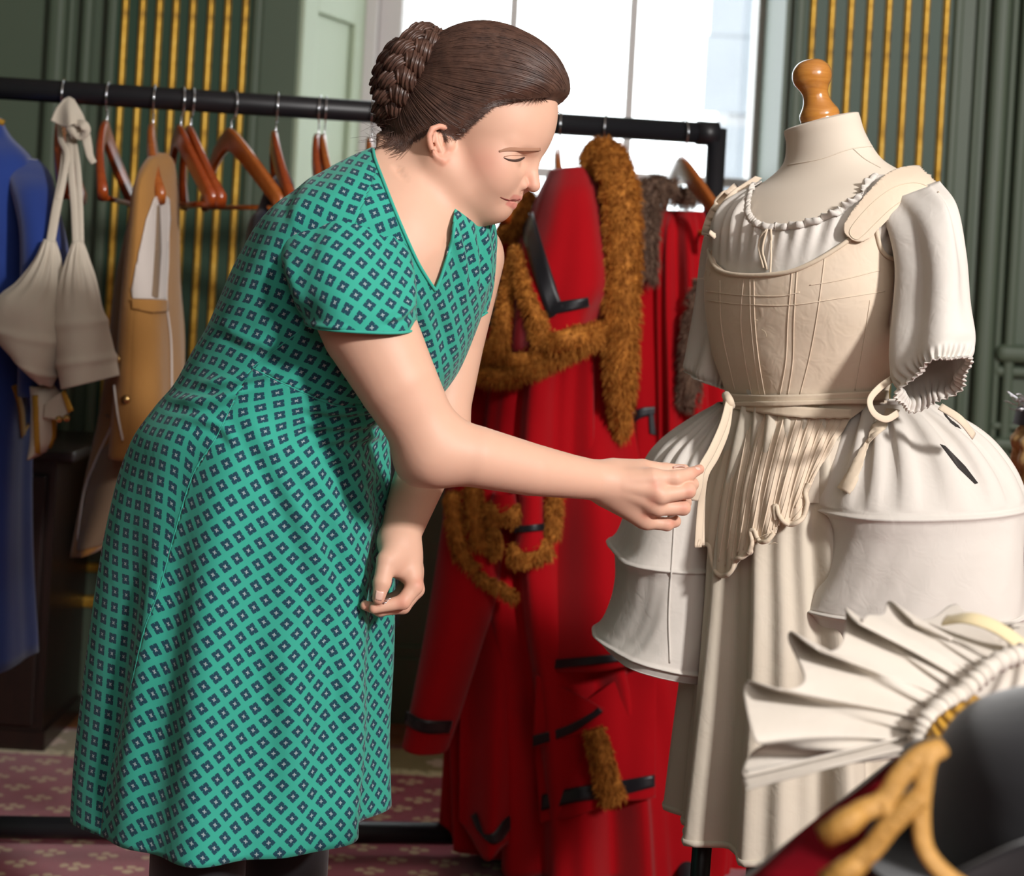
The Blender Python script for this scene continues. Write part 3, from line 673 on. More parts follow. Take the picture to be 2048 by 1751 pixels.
# --- second scarlet robe beside the rack post
rc = empty('scarlet_robe', (rail_pt(1378)[0], rail_pt(1378)[1], 0.05), 'dark scarlet robe with grey fur collar hanging next to the rack post', 'robe', 'scarlet robes on the rack')
D1 = 3.60
o, v2, f2 = gl('robe_body', sec([(1300, 420, 1425, 424, D1, .04), (1272, 470, 1440, 480, D1, .10), (1262, 600, 1450, 600, D1, .13), (1260, 850, 1470, 850, D1, .14), (1255, 1200, 1480, 1200, D1, .15), (1235, 1500, 1480, 1500, D1, .16), (1205, 1690, 1470, 1700, D1, .17), (1195, 1725, 1440, 1742, D1, .17)], D1, .14), M_red, rc, fold_noise(9, 12, 0.022, 0.5), 90, 220, solid=0.004)
b2 = bvh_of(v2, f2)
fur_along('fur_collar', catmull(PA([(1402, 372, 3.66), (1370, 395, 3.56), (1318, 372, 3.52), (1292, 400, 3.50), (1290, 480, 3.47), (1300, 560, 3.46)], 0), 40), np.interp(np.linspace(0, 1, 40), [0, .3, .6, 1], [.014, .016, .032, .012]), rc, M_furg, 6000, 0.020, seed=31)
fur_along('fur_collar', catmull(PA([(1404, 565, 3.47), (1388, 650, 3.45), (1382, 740, 3.45), (1376, 810, 3.46)], 0), 30), 0.02, rc, M_furg, 3000, 0.018, seed=32)
gstrip('tape', b2, [(1252, 836), (1280, 816), (1310, 812)], [(1256, 856), (1282, 836), (1310, 828)], M_tape, rc, Dfall=3.46)
gstrip('tape', b2, [(1252, 832), (1245, 880), (1240, 935)], [(1268, 836), (1262, 880), (1256, 935)], M_tape, rc, Dfall=3.46)
gstrip('tape', b2, [(1308, 822), (1312, 870)], [(1296, 824), (1298, 866)], M_tape, rc, Dfall=3.46)
# --- third robe, mostly behind the woman's chin
ra = empty('scarlet_robe', (rail_pt(1040)[0], rail_pt(1040)[1], 0.4), 'scarlet robe with fur at its shoulder showing behind the woman\'s chin', 'robe', 'scarlet robes on the rack')
gl('robe_body', sec([(1010, 425, 1055, 430, 3.62, .06), (985, 480, 1075, 480, 3.64, .10), (960, 620, 1090, 620, 3.66, .11), (950, 900, 1100, 900, 3.68, .11), (945, 1180, 1100, 1180, 3.70, .11)], 3.6, .1), M_red, ra, fold_noise(12, 9, 0.008), 50, 120, solid=0.004)
fur_along('fur_collar', catmull(PA([(1058, 392, 3.52), (1046, 410, 3.50), (1030, 440, 3.49), (1012, 470, 3.50)], 0), 24), 0.017, ra, M_fur, 2500, 0.018, seed=41)
hanger(1004, 90, 'hanger of the scarlet robe behind the woman\'s chin', M_hang2)

# --- blue coat at the left edge
bc = empty('blue_coat', (P(-60, 900, 3.3)[0], 3.3, 0.3), 'royal blue coat with gold braid hanging at the left end of the rack', 'coat')
o, v, f = gl('coat_body', sec([(-140, 232, 2, 236, 3.36, .05), (-165, 270, 22, 272, 3.36, .07), (-230, 330, 70, 325, 3.34, .12), (-255, 420, 92, 420, 3.33, .14), (-255, 560, 98, 560, 3.32, .145), (-255, 720, 72, 720, 3.31, .15), (-260, 850, 52, 850, 3.30, .16), (-270, 1080, 46, 1080, 3.29, .18), (-280, 1322, 54, 1318, 3.28, .2)], 3.3, .14), M_blue, bc, fold_noise(5, 6, 0.010, 0.8), 80, 140, solid=0.004)
cbv = bvh_of(v, f)
gl('sleeve', sec([(46, 316, 74, 318, 3.33, .01), (22, 340, 96, 346, 3.30, .04), (24, 385, 112, 390, 3.25, .058), (40, 470, 134, 480, 3.215, .065), (46, 570, 138, 570, 3.205, .065), (44, 680, 124, 690, 3.21, .06), (38, 790, 116, 790, 3.21, .06)], 3.2, .06), M_blue, bc, lambda s, t: 0.004 * np.sin(2 * t + 9 * s), 50, 60, solid=0.004)
mk('collar_braid', *ribbon(catmull(PA([(-60, 244, 3.285), (-20, 238, 3.28), (8, 246, 3.30)], 0), 16), 0.012, (0, -1, 0), 0.002), M_braid, bc)
gstrip('pocket_braid', cbv, [(22, 772), (34, 815), (40, 872)], [(30, 768), (44, 815), (48, 868)], M_braid, bc, Dfall=3.15)
gstrip('pocket_braid', cbv, [(40, 876), (58, 848)], [(46, 862), (58, 836)], M_braid, bc, Dfall=3.15)
sheet('pocket_flap', strip_on(cbv, [(44, 764), (50, 810), (52, 850)], [(66, 762), (64, 810), (58, 842)], 20, 5, 0.008, 3.15), M_blue, bc, 0.003)
cu, v, f = gl('cuff', sec([(62, 772, 104, 768, 3.15, .04), (66, 800, 118, 795, 3.15, .05), (66, 840, 112, 835, 3.15, .05), (64, 880, 106, 880, 3.15, .045), (58, 918, 88, 905, 3.15, .04)], 3.15, .05), M_cream, bc, None, 24, 40, solid=0.003)
cfb = bvh_of(v, f); gstrip('cuff_braid', cfb, [(66, 790), (68, 850), (70, 905)], [(76, 790), (78, 850), (80, 908)], M_braid, bc, lift=0.002, solid=0.002, Dfall=3.1)
gstrip('cuff_braid', cfb, [(102, 830), (104, 870), (96, 895)], [(110, 828), (111, 870), (102, 897)], M_braid, bc, lift=0.002, solid=0.002, Dfall=3.12)
sheet('cuff_flap', curtain([(88, 808, 3.10), (110, 792, 3.09), (128, 780, 3.08)], [(86, 835, 3.10), (118, 838, 3.09), (146, 820, 3.08)], 10, 12), M_cream, bc, 0.003)
sheet('cuff_flap_braid', curtain([(122, 785, 3.075), (130, 779, 3.074)], [(136, 826, 3.075), (147, 820, 3.074)], 10, 4), M_braid, bc, 0.002)
for x, y in ((118, 838), (133, 836)): mk('button', *lathe([(0, 0), (.007, .001), (.006, .004), (0, .006)], P(x, y, 3.08), (0.3, -1, 0.2), 16), M_brass, bc)

# --- cream pocket panniers tied to the first hanger
pn = empty('pocket_panniers', tuple(P(140, 300, 3.3)), 'pair of cream calico pocket panniers hanging by tied tapes from a hanger', 'panniers')
def gather(k, amp, s0=0.55): return lambda s, t: amp * np.clip(1 - s / s0, 0, 1) * np.sin(k * t) * np.clip(s * 6, 0, 1) + 0.0035 * np.exp(-((s - 0.62) / 0.03) ** 2) + 0.0035 * np.exp(-((s - 0.84) / 0.025) ** 2) + 0.004 * np.sin(3 * t + 7 * s) * s
gl('basket', sec([(146, 482, 166, 482, 3.14, .015), (138, 515, 172, 512, 3.13, .03), (122, 560, 188, 555, 3.12, .05), (112, 610, 202, 605, 3.12, .065), (107, 665, 216, 655, 3.12, .072), (113, 725, 226, 712, 3.12, .075), (122, 778, 232, 752, 3.12, .076)], 3.1, .06), M_cream, pn, gather(13, 0.006), 70, 120, solid=0.002)
gl('basket', sec([(88, 478, 112, 482, 3.13, .015), (72, 520, 118, 520, 3.12, .03), (38, 562, 122, 575, 3.10, .05), (2, 592, 118, 620, 3.09, .065), (-14, 640, 122, 668, 3.09, .07), (2, 684, 118, 712, 3.09, .07), (36, 720, 106, 756, 3.09, .06), (80, 762, 98, 772, 3.10, .03)], 3.1, .06), M_cream, pn, gather(11, 0.006, 0.45), 70, 120, solid=0.002)
up = (0, -1, 0)
for q, w in (([(138, 268, 3.26), (142, 340, 3.2), (148, 410, 3.17), (152, 490, 3.14)], .014), ([(146, 268, 3.26), (156, 340, 3.2), (160, 410, 3.17), (162, 490, 3.14)], .012), ([(132, 300, 3.24), (126, 350, 3.2), (112, 420, 3.16), (100, 490, 3.13)], .018), ([(118, 248, 3.30), (122, 280, 3.25), (134, 310, 3.22), (126, 360, 3.19), (116, 400, 3.17)], .012)):
    mk('tape', *ribbon(catmull(PA(q, 0), 30), w, up, 0.0018), M_cream, pn)
sheet('bow', curtain([(128, 198, 3.262), (138, 193, 3.268), (148, 198, 3.262)], [(100, 240, 3.235), (128, 254, 3.215), (150, 248, 3.22), (174, 254, 3.235)], 24, 30, lambda s, t: .010 * s * np.sin(7 * t + .5), [[(112, 216, 3.25), (138, 220, 3.235), (164, 226, 3.245)]]), M_cream, pn, 0.002)
mk('bow_loop', *ribbon(catmull(PA([(150, 246, 3.225), (166, 248, 3.21), (172, 262, 3.21), (160, 272, 3.22), (150, 262, 3.225)], 0), 24), .018, (0.2, -1, 0.3), 0.0016), M_cream, pn)
mk('bow_tail', *ribbon(catmull(PA([(158, 252, 3.24), (170, 268, 3.235), (176, 292, 3.23), (180, 312, 3.23), (188, 326, 3.225)], 0), 24), np.linspace(.022, .012, 24), (0.3, -1, 0), 0.0018), M_cream, pn)
mk('knot', *tube(catmull(PA([(140, 255, 3.235), (148, 262, 3.23), (152, 274, 3.235)], 0), 10), 0.011, 10), M_cream, pn)

# --- tan breeches folded over the third hanger
tn = empty('tan_breeches', tuple(P(300, 700, 3.4)), 'tan cotton breeches with pale lining and brass buttons folded over hanger', 'breeches')
o, v, f = gl('leg_front', sec([(308, 308, 332, 306, 3.36, .02), (298, 325, 340, 325, 3.35, .08), (290, 370, 344, 370, 3.345, .15), (282, 440, 347, 440, 3.34, .17), (268, 560, 350, 560, 3.34, .18), (256, 680, 354, 680, 3.335, .19), (240, 800, 358, 800, 3.335, .18), (228, 900, 350, 905, 3.335, .17)], 3.3, .1), M_tan, tn, lambda s, t: 0.006 * s * np.sin(5 * t) + 0.004 * np.sin(3 * t + 5 * s), 80, 120, solid=0.003)
tbv = bvh_of(v, f)
o, vb, fb_ = gl('leg_back', sec([(300, 330, 330, 326, 3.44, .03), (262, 440, 350, 440, 3.44, .08), (236, 560, 356, 560, 3.44, .10), (222, 700, 364, 700, 3.44, .11), (205, 830, 350, 840, 3.44, .11), (178, 960, 300, 980, 3.43, .10), (150, 1108, 232, 1085, 3.42, .09)], 3.4, .1), M_tan, tn, lambda s, t: 0.007 * s * np.sin(4 * t + 1), 80, 110, solid=0.003)
lbv = bvh_of(vb, fb_)
def patch(name, bv, poly, mat, par, lift=0.003, solid=0.0015, step=4): v, f = patch_on(bv, poly, step, lift); return mk(name, v, orient(v, f, 'cam'), mat, par, solid=solid)
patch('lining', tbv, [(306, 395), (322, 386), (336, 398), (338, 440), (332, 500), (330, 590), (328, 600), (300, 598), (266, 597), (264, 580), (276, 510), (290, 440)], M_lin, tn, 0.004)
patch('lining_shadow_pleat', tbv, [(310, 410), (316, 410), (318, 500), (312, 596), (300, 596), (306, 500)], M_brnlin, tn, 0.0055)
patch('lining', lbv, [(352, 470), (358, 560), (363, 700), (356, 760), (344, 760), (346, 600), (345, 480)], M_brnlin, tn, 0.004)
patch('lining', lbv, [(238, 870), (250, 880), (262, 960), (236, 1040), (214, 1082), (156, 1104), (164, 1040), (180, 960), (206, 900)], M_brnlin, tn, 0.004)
patch('waistband', tbv, [(264, 598), (330, 600), (331, 622), (300, 626), (268, 618)], M_tan, tn, 0.007)
mk('piping', *tube(line_on(tbv, [(334, 410), (333, 520), (330, 600), (339, 680), (341, 780)], 40, 0.003, 3.2), 0.0022, 6), M_lin, tn)
mk('piping', *tube(line_on(lbv, [(158, 1080), (170, 990), (190, 930), (232, 840)], 30, 0.003, 3.32), 0.0022, 6), M_lin, tn)
mk('piping', *tube(line_on(tbv, [(231, 770), (238, 830), (247, 880)], 20, 0.003, 3.25), 0.0022, 6), M_lin, tn)
for x, y in ((239, 718), (253, 798)):
    h, nn = cast(tbv, x, y, 0.001, 3.22); mk('button', *lathe([(0, 0), (.009, .001), (.008, .005), (0, .007)], h, nn, 16), M_brass, tn)
h, nn = cast(lbv, 217, 832, 0.001, 3.33); mk('buttonhole', *tube(PA([(211, 828, h[1] - .003), (223, 838, h[1] - .003)], 0), 0.0025, 8), M_brnlin, tn)

# --- dark garments that the woman mostly hides
nw = empty('navy_waistcoat', tuple(P(560, 700, 3.46)), 'navy waistcoat hanging between bare hangers and the woman\'s back', 'waistcoat')
gl('waistcoat_body', sec([(551, 352, 578, 346, 3.46, .03), (536, 372, 584, 366, 3.46, .08), (520, 420, 592, 420, 3.46, .14), (500, 470, 606, 470, 3.46, .16), (495, 700, 620, 700, 3.46, .16), (500, 900, 620, 900, 3.46, .16)], 3.46, .14), M_navy, nw, fold_noise(4, 5, 0.005), 40, 70, solid=0.003)
bk = empty('black_coat', tuple(P(700, 900, 3.48)), 'black coat behind the woman, its edge showing beside her far hand', 'coat')
o, v, f = gl('coat_body', sec([(636, 352, 672, 352, 3.48, .04), (618, 380, 700, 380, 3.48, .12), (600, 460, 735, 460, 3.48, .17), (600, 700, 768, 700, 3.48, .18), (605, 900, 785, 900, 3.48, .18), (612, 1248, 788, 1248, 3.48, .18)], 3.48, .16), M_blk, bk, fold_noise(6, 5, 0.006), 40, 70, solid=0.003)
mk('lining_edge', *ribbon(PA([(778, 870, 3.40), (779, 905, 3.40), (778, 935, 3.40)], 0), 0.007, (0, -1, 0), 0.002), M_lin, bk)
# ------------------------------------------------------------------ dress form and the under-clothes on it
M_form = cloth('form_jersey', lin((226, 214, 198)), lin((218, 204, 186)), 0.8, 1400, 0.15, 0.2, 0.03, 3)
M_knob = wood('varnished_beech', lin((176, 112, 46)), lin((204, 140, 66)), 0.22, (6, 6, 40), 0.6, 3.0)
M_stand = plain('stand_black', lin((22, 22, 24)), 0.35, 0, 0.5)
M_shift = cloth('white_linen', lin((236, 231, 224)), lin((226, 218, 208)), 0.9, 1200, 0.2, 0.2, 0.4, 12, 0.15)
M_stays = cloth('unbleached_canvas', lin((229, 212, 192)), lin((218, 197, 172)), 0.9, 1300, 0.15, 0.2, 0.5, 14)
M_bind = cloth('stays_binding', lin((226, 208, 184)), None, 0.9, 1300, 0.15, 0.2, 0.3, 20)
M_pann = cloth('white_cotton', lin((232, 226, 218)), lin((222, 214, 204)), 0.9, 1000, 0.2, 0.2, 0.35, 7, 0.12)
M_pett = cloth('petticoat_linen', lin((224, 214, 198)), lin((212, 200, 180)), 0.9, 1200, 0.2, 0.2, 0.35, 9, 0.08)
M_thread = plain('loose_thread', lin((214, 198, 170)), 0.9)
M_slitshade = cloth('slit_shade', lin((46, 42, 40)))  # dark colour standing for the shade inside the pocket slits
DM = 2.34; dl = 0.055
form = empty('dress_form', tuple(np.array([P(1600, 900, DM)[0], DM, 0.0])), 'cream tailor\'s dress form with a turned wooden neck knob', 'mannequin')
tors = [(1604, 248, 1684, 228, DM, .034, .01), (1574, 258, 1712, 225, DM, .050, .01), (1569, 266, 1718, 232, DM, .0525, .01), (1573, 290, 1730, 268, DM, .052, .01), (1566, 328, 1762, 318, DM, .058, .015), (1530, 362, 1815, 352, DM, .075, .03), (1468, 400, 1850, 392, DM, .105, .05), (1436, 450, 1835, 450, DM, .12, .05),
        (1424, 530, 1800, 530, DM, .128, .05), (1420, 600, 1786, 600, DM, .128, .05), (1434, 700, 1756, 700, DM, .108, .045), (1464, 800, 1722, 800, DM, .094, .04), (1440, 900, 1760, 900, DM, .115, .05), (1425, 980, 1790, 980, DM, .125, .05)]
def grow(secs, g):
    out = []
    for r in secs:
        k = g * F / r[4]; out.append((r[0] - k, r[1], r[2] + k, r[3], r[4], r[5] + g) + tuple(r[6:]))
    return out
G = loft(tors, 90, 96); v, f = grid(G, close_u=True); f = list(map(list, orient(v, f)))
f.append(list(range(96))); mk('torso', v, f, M_form, form); FORM = bvh_of(v, f)
kb = P(1640, 236, DM); ka = -0.19 * CR + 0.98 * CU + np.array([0, -0.02, 0]); k_ = DM / F
prof = [(0, -4), (36, -4), (39, 0), (40, 6), (38, 14), (33, 22), (28, 32), (25.5, 44), (26, 52), (29, 60), (34, 68), (38, 76), (39.5, 84), (39, 92), (36, 101), (31, 108), (24, 114), (14, 118), (0, 119)]
mk('neck_knob', *lathe(catmull(np.array(prof) * k_, 60), kb, ka, 40), M_knob, form)
mk('neck_seam', *tube(line_on(FORM, [(1575, 330), (1640, 318), (1700, 298), (1745, 292)], 30, 0.0005), 0.0008, 6), M_form, form)
mk('neck_seam', *tube(line_on(FORM, [(1705, 296), (1730, 318), (1762, 336)], 20, 0.0005), 0.0008, 6), M_form, form)
pz = P(1560, 980, DM); mk('pole', *tube(np.array([[pz[0], DM, 0.16], [pz[0], DM, pz[2] + 0.05]]), 0.018, 20), M_stand, form)
hub = np.array([pz[0], DM, 0.30]); mk('hub', *lathe([(0, -.05), (.03, -.05), (.034, 0), (.03, .05), (0, .05)], hub, (0, 0, 1), 24), M_stand, form)
for k, tip in enumerate((P(1385, 1790, 2.14), (pz[0] + .33, 2.30, 0.03), (pz[0] + .02, 2.70, 0.03))):
    tip = np.array(tip); top = P(1398, 1600, 2.18) if k == 0 else hub
    if k == 0: tip = top + (tip - top) * ((top[2] - 0.022) / (top[2] - tip[2]))
    pth = np.array([hub, top, tip])
    if k == 0: tip = np.array([P(1390, 1720, 2.30)[0], 2.30, 0.022]); pth = np.array([tip + (0.012, 0, 0.62), tip])
    mk('leg', *tube(pth, 0.014, 14), M_stand, form)
    mk('foot', *lathe([(0, -.014), (.02, -.014), (.022, 0), (.016, .016), (0, .018)], tip, (0, 0, 1), 20), M_stand, form)

# --- petticoat
pt = empty('linen_petticoat', tuple(P(1560, 1650, DM)), 'long off-white linen petticoat hanging in folds below the stays', 'petticoat')
def pf(s, t): return (0.016 * s ** 0.8) * (np.sin(9 * t + 0.8) + 0.5 * np.sin(15 * t + 2 + s)) + 0.004 * np.sin(26 * t)
G = loft([(1462, 798, 1726, 800, DM, .10, .03), (1440, 900, 1742, 900, DM, .115, .03), (1412, 1050, 1762, 1050, DM, .13, .03), (1398, 1200, 1786, 1200, DM, .15, .03), (1384, 1340, 1806, 1340, DM, .165, .03), (1366, 1500, 1816, 1500, DM, .18, .03), (1352, 1638, 1826, 1655, DM, .19, .03)], 90, 240, fold=pf)
v, f = grid(G, close_u=True); f = orient(v, f); mk('skirt', v, f, M_pett, pt, solid=0.002); PET = bvh_of(v, f)
hemr = G[-1] - np.array([0, 0, -0.0]); mk('hem_fold', *tube(hemr[::2] + (0, 0, 0.004), 0.0022, 6, ry=0.005, up=(0, 0, 1), closed=True), M_pett, pt)

# --- chemise
ch = empty('linen_chemise', tuple(P(1650, 800, DM)), 'white linen chemise with drawstring neck and gathered short sleeves on the form', 'chemise')
NECK = np.array([(1522, 345), (1504, 372), (1494, 405), (1497, 432), (1512, 448), (1540, 456), (1580, 455), (1630, 444), (1680, 424), (1716, 398), (1740, 368), (1762, 336), (1760, 250), (1500, 250)], float)
NECKB = np.array([(1505, 200), (1522, 345), (1560, 352), (1700, 340), (1762, 336), (1800, 200)], float)
def chf(s, t): return (0.0075 * np.sin(40 * t + 2 * np.sin(3 * t)) + 0.003 * np.sin(17 * t + 4 * s)) * np.exp(-((s - 0.22) / 0.16) ** 2)
G = loft(grow(tors[5:8], 0.0085) + grow(tors[8:9], 0.005) + grow(tors[9:12], 0.001), 110, 300, fold=chf); v, f = grid(G, close_u=True); f = np.array(orient(v, f))
pj = proj(v); ctr = G.mean(1)[:, 1].repeat(300); near = v[:, 1] < ctr + 0.02
g = np.where(near, poly_sd(NECK, pj[:, :2]), poly_sd(NECKB, pj[:, :2])); v, f = clip(v, f, g); mk('bodice', v, f, M_shift, ch, solid=0.0015); CHB = bvh_of(v, f)
# frilled drawstring edge
ed = catmull(NECK[:12], 220); rf = []
for i, q in enumerate(ed):
    d = np.array([q[0] - 1600, q[1] - 330]); d /= np.linalg.norm(d); h, nn = cast(CHB, *(q + d * 5), 0.001)
    if h is None: continue
    inw = (-d[0] * CR + d[1] * CU); wob = 0.0024 * math.sin(i * 0.95) + 0.0012 * math.sin(i * 0.41 + 1)
    rf.append([h + inw * e * 0.010 + nn * (0.0025 * math.sin(e * 3.1) + wob * (0.3 + e) + 0.0012) for e in np.linspace(0, 1, 6)])
sheet('neck_frill', np.array(rf), M_shift, ch, 0.0012)
for a in ([(1536, 458), (1528, 500), (1538, 540)], [(1540, 458), (1546, 500), (1544, 548)], [(1534, 460), (1522, 490), (1530, 536)]): mk('drawstring', *tube(line_on(CHB, a, 20, 0.004, 2.2), 0.0016, 6), M_bind, ch)
def slf(seed, nf=13):
    def fn(s, t):
        gath = np.exp(-((s - 0.86) / 0.055) ** 2)
        return 0.004 * np.sin(7 * t + seed + 2 * s) * (1 - s) + 0.005 * np.sin(5 * t + 4 * s + seed) + 0.0028 * np.sin(36 * t) * np.clip((s - 0.72) / 0.1, 0, 1) - 0.006 * gath
    return fn
DS = 2.20
secs = [(1742, 412, 1868, 366, DS + .03, .035, .02, 0), (1768, 455, 1902, 415, DS, .055, .02, 0), (1786, 530, 1920, 510, DS - .02, .064, .02, 0.0), (1784, 620, 1928, 605, DS - .035, .068, .02, -.004), (1780, 690, 1938, 668, DS - .06, .064, .02, -.014), (1784, 740, 1940, 704, DS - .085, .054, .02, -.026), (1796, 775, 1936, 738, DS - .105, .044, .015, -.033), (1798, 786, 1938, 750, DS - .113, .044, .015, -.036)]
G = loft(secs, 90, 160, fold=slf(1)); v, f = grid(G, close_u=True); mk('sleeve', v, orient(v, f), M_shift, ch, solid=0.0015); SLV = bvh_of(v, f)
secs = [(1428, 420, 1480, 400, 2.44, .04, 0, 0), (1410, 500, 1500, 480, 2.46, .06, 0, 0), (1398, 600, 1500, 580, 2.47, .064, 0, 0), (1382, 690, 1495, 690, 2.47, .064, 0, 0), (1372, 738, 1490, 765, 2.46, .06, 0, .004), (1374, 748, 1486, 784, 2.46, .056, 0, .004)]
G = loft(secs, 60, 120, fold=slf(3)); v, f = grid(G, close_u=True); mk('sleeve', v, orient(v, f), M_shift, ch, solid=0.0015)

# --- stays (corset) with boned channels, tabs and shoulder straps
st = empty('canvas_stays', tuple(P(1560, 1000, DM - .1)), 'beige canvas stays with boned channels and scalloped tabs tied at waist', 'corset')
SB = 0.013
csec = [(1440, 440, 1812, 440, DM, .13, .05), (1414, 520, 1806, 520, DM, .14, .05), (1410, 600, 1803, 600, DM, .141, .05), (1424, 700, 1792, 700, DM, .121, .045), (1456, 796, 1770, 800, DM, .108, .04), (1442, 870, 1768, 870, DM, .124, .04), (1416, 960, 1750, 960, DM, .143, .035), (1402, 1050, 1760, 1050, DM, .160, .03), (1394, 1170, 1770, 1170, DM, .175, .03)]
def cfold(s, t): return 0.0022 * np.sin(40 * t) * smoothstep(0.52, 0.6, s) + 0.003 * np.sin(6 * t + 1) * smoothstep(0.3, 0.5, s)
G = loft(csec, 150, 320, fold=cfold); v, f = grid(G, close_u=True); f = np.array(orient(v, f))
KEEP = np.array([(1380, 470), (1419, 468), (1421, 500), (1430, 526), (1446, 540), (1480, 547), (1530, 547), (1580, 540), (1625, 522), (1668, 497), (1700, 474), (1722, 452), (1752, 436), (1757, 470), (1766, 500), (1784, 514), (1830, 520), (1830, 800), (1772, 806), (1736, 812),
    (1700, 838), (1668, 888), (1640, 935), (1622, 968), (1614, 985), (1618, 1005), (1612, 1030), (1598, 1046), (1582, 1052), (1566, 1046), (1556, 1030), (1552, 1012), (1556, 1040), (1550, 1068), (1536, 1084), (1522, 1086), (1512, 1076), (1506, 1062), (1508, 1086), (1502, 1106), (1488, 1116), (1474, 1122), (1468, 1140), (1456, 1152), (1440, 1153), (1428, 1140), (1420, 1112), (1416, 1092), (1406, 1092), (1402, 1078), (1380, 1060)], float)
pj = proj(v); ctr = G.mean(1)[:, 1].repeat(320); near = v[:, 1] < ctr + 0.03; zw = P(1600, 860, DM)[2]; zt = P(1600, 470, DM)[2]
g = np.where(near, -poly_sd(KEEP, pj[:, :2]), np.minimum(v[:, 2] - zw, zt - v[:, 2]) * 1400); v, f = clip(v, f, g); mk('body', v, orient(v, f), M_stays, st, solid=0.003); STY = bvh_of(v, f)
def bind(pts, n, r=0.0032, off=3.0, col=M_bind):
    q = catmull(np.array(pts, float), n); d = np.gradient(q, axis=0); nn = np.stack([-d[:, 1], d[:, 0]], 1); nn /= np.linalg.norm(nn, axis=1)[:, None] + 1e-9
    sgn = -1 if np.median(poly_sd(KEEP, q + nn * 3)) > 0 else 1
    out = [h for h in (cast(STY, *(p + sgn * m_ * off), 0.0012)[0] for p, m_ in zip(q, nn)) if h is not None]
    if len(out) > 3: mk('binding', *tube(np.array(out), r, 8), col, st)
bind(KEEP[1:12], 90); bind(KEEP[12:17], 40); bind(KEEP[23:33], 90); bind(KEEP[33:40], 60); bind(KEEP[39:51], 100)
def chan(pts, r=0.0007, n=36, name='channel'):
    q = line_on(STY, pts, n, 0.0004)
    if len(q) > 3: mk(name, *tube(q, r, 6), M_stays, st)
for a in ([(1488, 552), (1482, 640), (1490, 720), (1504, 790)], [(1508, 552), (1510, 640), (1518, 720), (1530, 790)], [(1584, 546), (1576, 640), (1572, 720), (1560, 790)], [(1594, 544), (1588, 640), (1586, 720), (1576, 790)], [(1650, 512), (1636, 620), (1620, 710), (1600, 790)],
          [(1413, 582), (1480, 590), (1560, 592), (1600, 584)], [(1413, 600), (1480, 608), (1580, 610), (1680, 596), (1770, 582)], [(1620, 570), (1680, 560), (1760, 540)], [(1740, 600), (1728, 680), (1710, 780)], [(1440, 560), (1444, 660), (1470, 780)]): chan(a)
for i in range(17):
    u = i / 16; x0_, x1_ = 1474 + 215 * u, 1424 + 190 * u ** 0.95; y1_ = np.interp(x1_, [1424, 1450, 1480, 1530, 1580, 1614], [1120, 1140, 1112, 1078, 1042, 985])
    chan([(x0_, 832), ((x0_ * .55 + x1_ * .45) - 4, 832 + (y1_ - 832) * .45), (x1_, y1_ - 8)], 0.0009)
for a in ([(1500, 556), (1502, 640), (1512, 740), (1520, 790)], [(1622, 985), (1600, 1020), (1585, 1040)]): chan(a, 0.0008, name='stitching')
bvs = CHB
def strap(name, A, B, lift=0.008): o = sheet(name, strip_on(FORM, A, B, 40, 7, lift + 0.012, DM - .1), M_stays, st, 0.003); return o
v, f = patch_on(FORM, catmull(np.array([(1690, 455), (1712, 424), (1748, 388), (1790, 362), (1836, 356), (1872, 372), (1880, 392), (1856, 390), (1822, 400), (1786, 426), (1752, 458), (1735, 478), (1715, 488), (1698, 482), (1688, 468), (1690, 455)], float), 90), 3.0, 0.021); mk('strap', v, orient(v, f, 'cam'), M_stays, st, solid=0.004); STR = bvh_of(v, f)
mk('strap_stitching', *tube(line_on(STR, [(1878, 384), (1836, 366), (1794, 372), (1754, 398), (1720, 432), (1700, 460), (1704, 474), (1716, 478), (1730, 468), (1750, 448), (1784, 416), (1820, 392)], 90, 0.0003, 2.17), 0.0007, 5), M_bind, st)
strap('strap', [(1417, 468), (1428, 430), (1458, 388), (1510, 352)], [(1428, 478), (1442, 436), (1474, 398), (1524, 356)])
for k in range(14):   # frayed thread ends along the raw edges
    q = random.choice([(1418, 470), (1412, 560), (1406, 1085), (1430, 1100), (1500, 1100), (1545, 1075), (1900, 430), (1918, 480), (1490, 700), (1520, 640)]); a = random.uniform(0, 6.28); L = random.uniform(10, 34)
    x, y = q[0] + random.uniform(-8, 8), q[1] + random.uniform(-20, 20); h, nn = cast(STY, x, y, 0.002, 2.2)
    D_ = h[1] - 0.003
    mk('loose_thread', *tube(catmull(PA([(x, y, D_), (x + L * .5 * math.cos(a) + 3, y + L * .5 * math.sin(a), D_ - .004), (x + L * math.cos(a), y + L * math.sin(a) + 6, D_)], 0), 8), 0.00028, 4), M_thread, st)

# --- hip panniers: one on each side, each with its tapes
def pfold(k, s1, rings, amp=0.006):
    def fn(s, t):
        w = np.sin(k * t + 0.4 + 0.8 * np.sin(3 * t)); d = amp * np.clip(1 - s / s1, 0, 1) ** 0.7 * (1.6 * np.abs(w) ** 0.6 * np.sign(w)) * np.clip(s * 8, 0.15, 1)
        for rs in rings: d = d + 0.0055 * np.exp(-((s - rs) / 0.012) ** 2)
        b_ = np.clip((s - s1) * 6, 0, 1); x_ = np.sin(7 * t + 11 * s) ; return d + b_ * (0.0045 * np.sin(4 * t + 9 * s) + 0.0014 * np.abs(x_) ** 3 * np.sign(x_) - 0.004 * np.sin(3 * t - 6 * s))
    return fn
pr = empty('hip_pannier', tuple(P(1830, 1330, 2.2)), 'white cotton hip pannier with hooped rings on the side nearer the tables', 'pannier', 'hip panniers on the dress form')
DP = 2.26
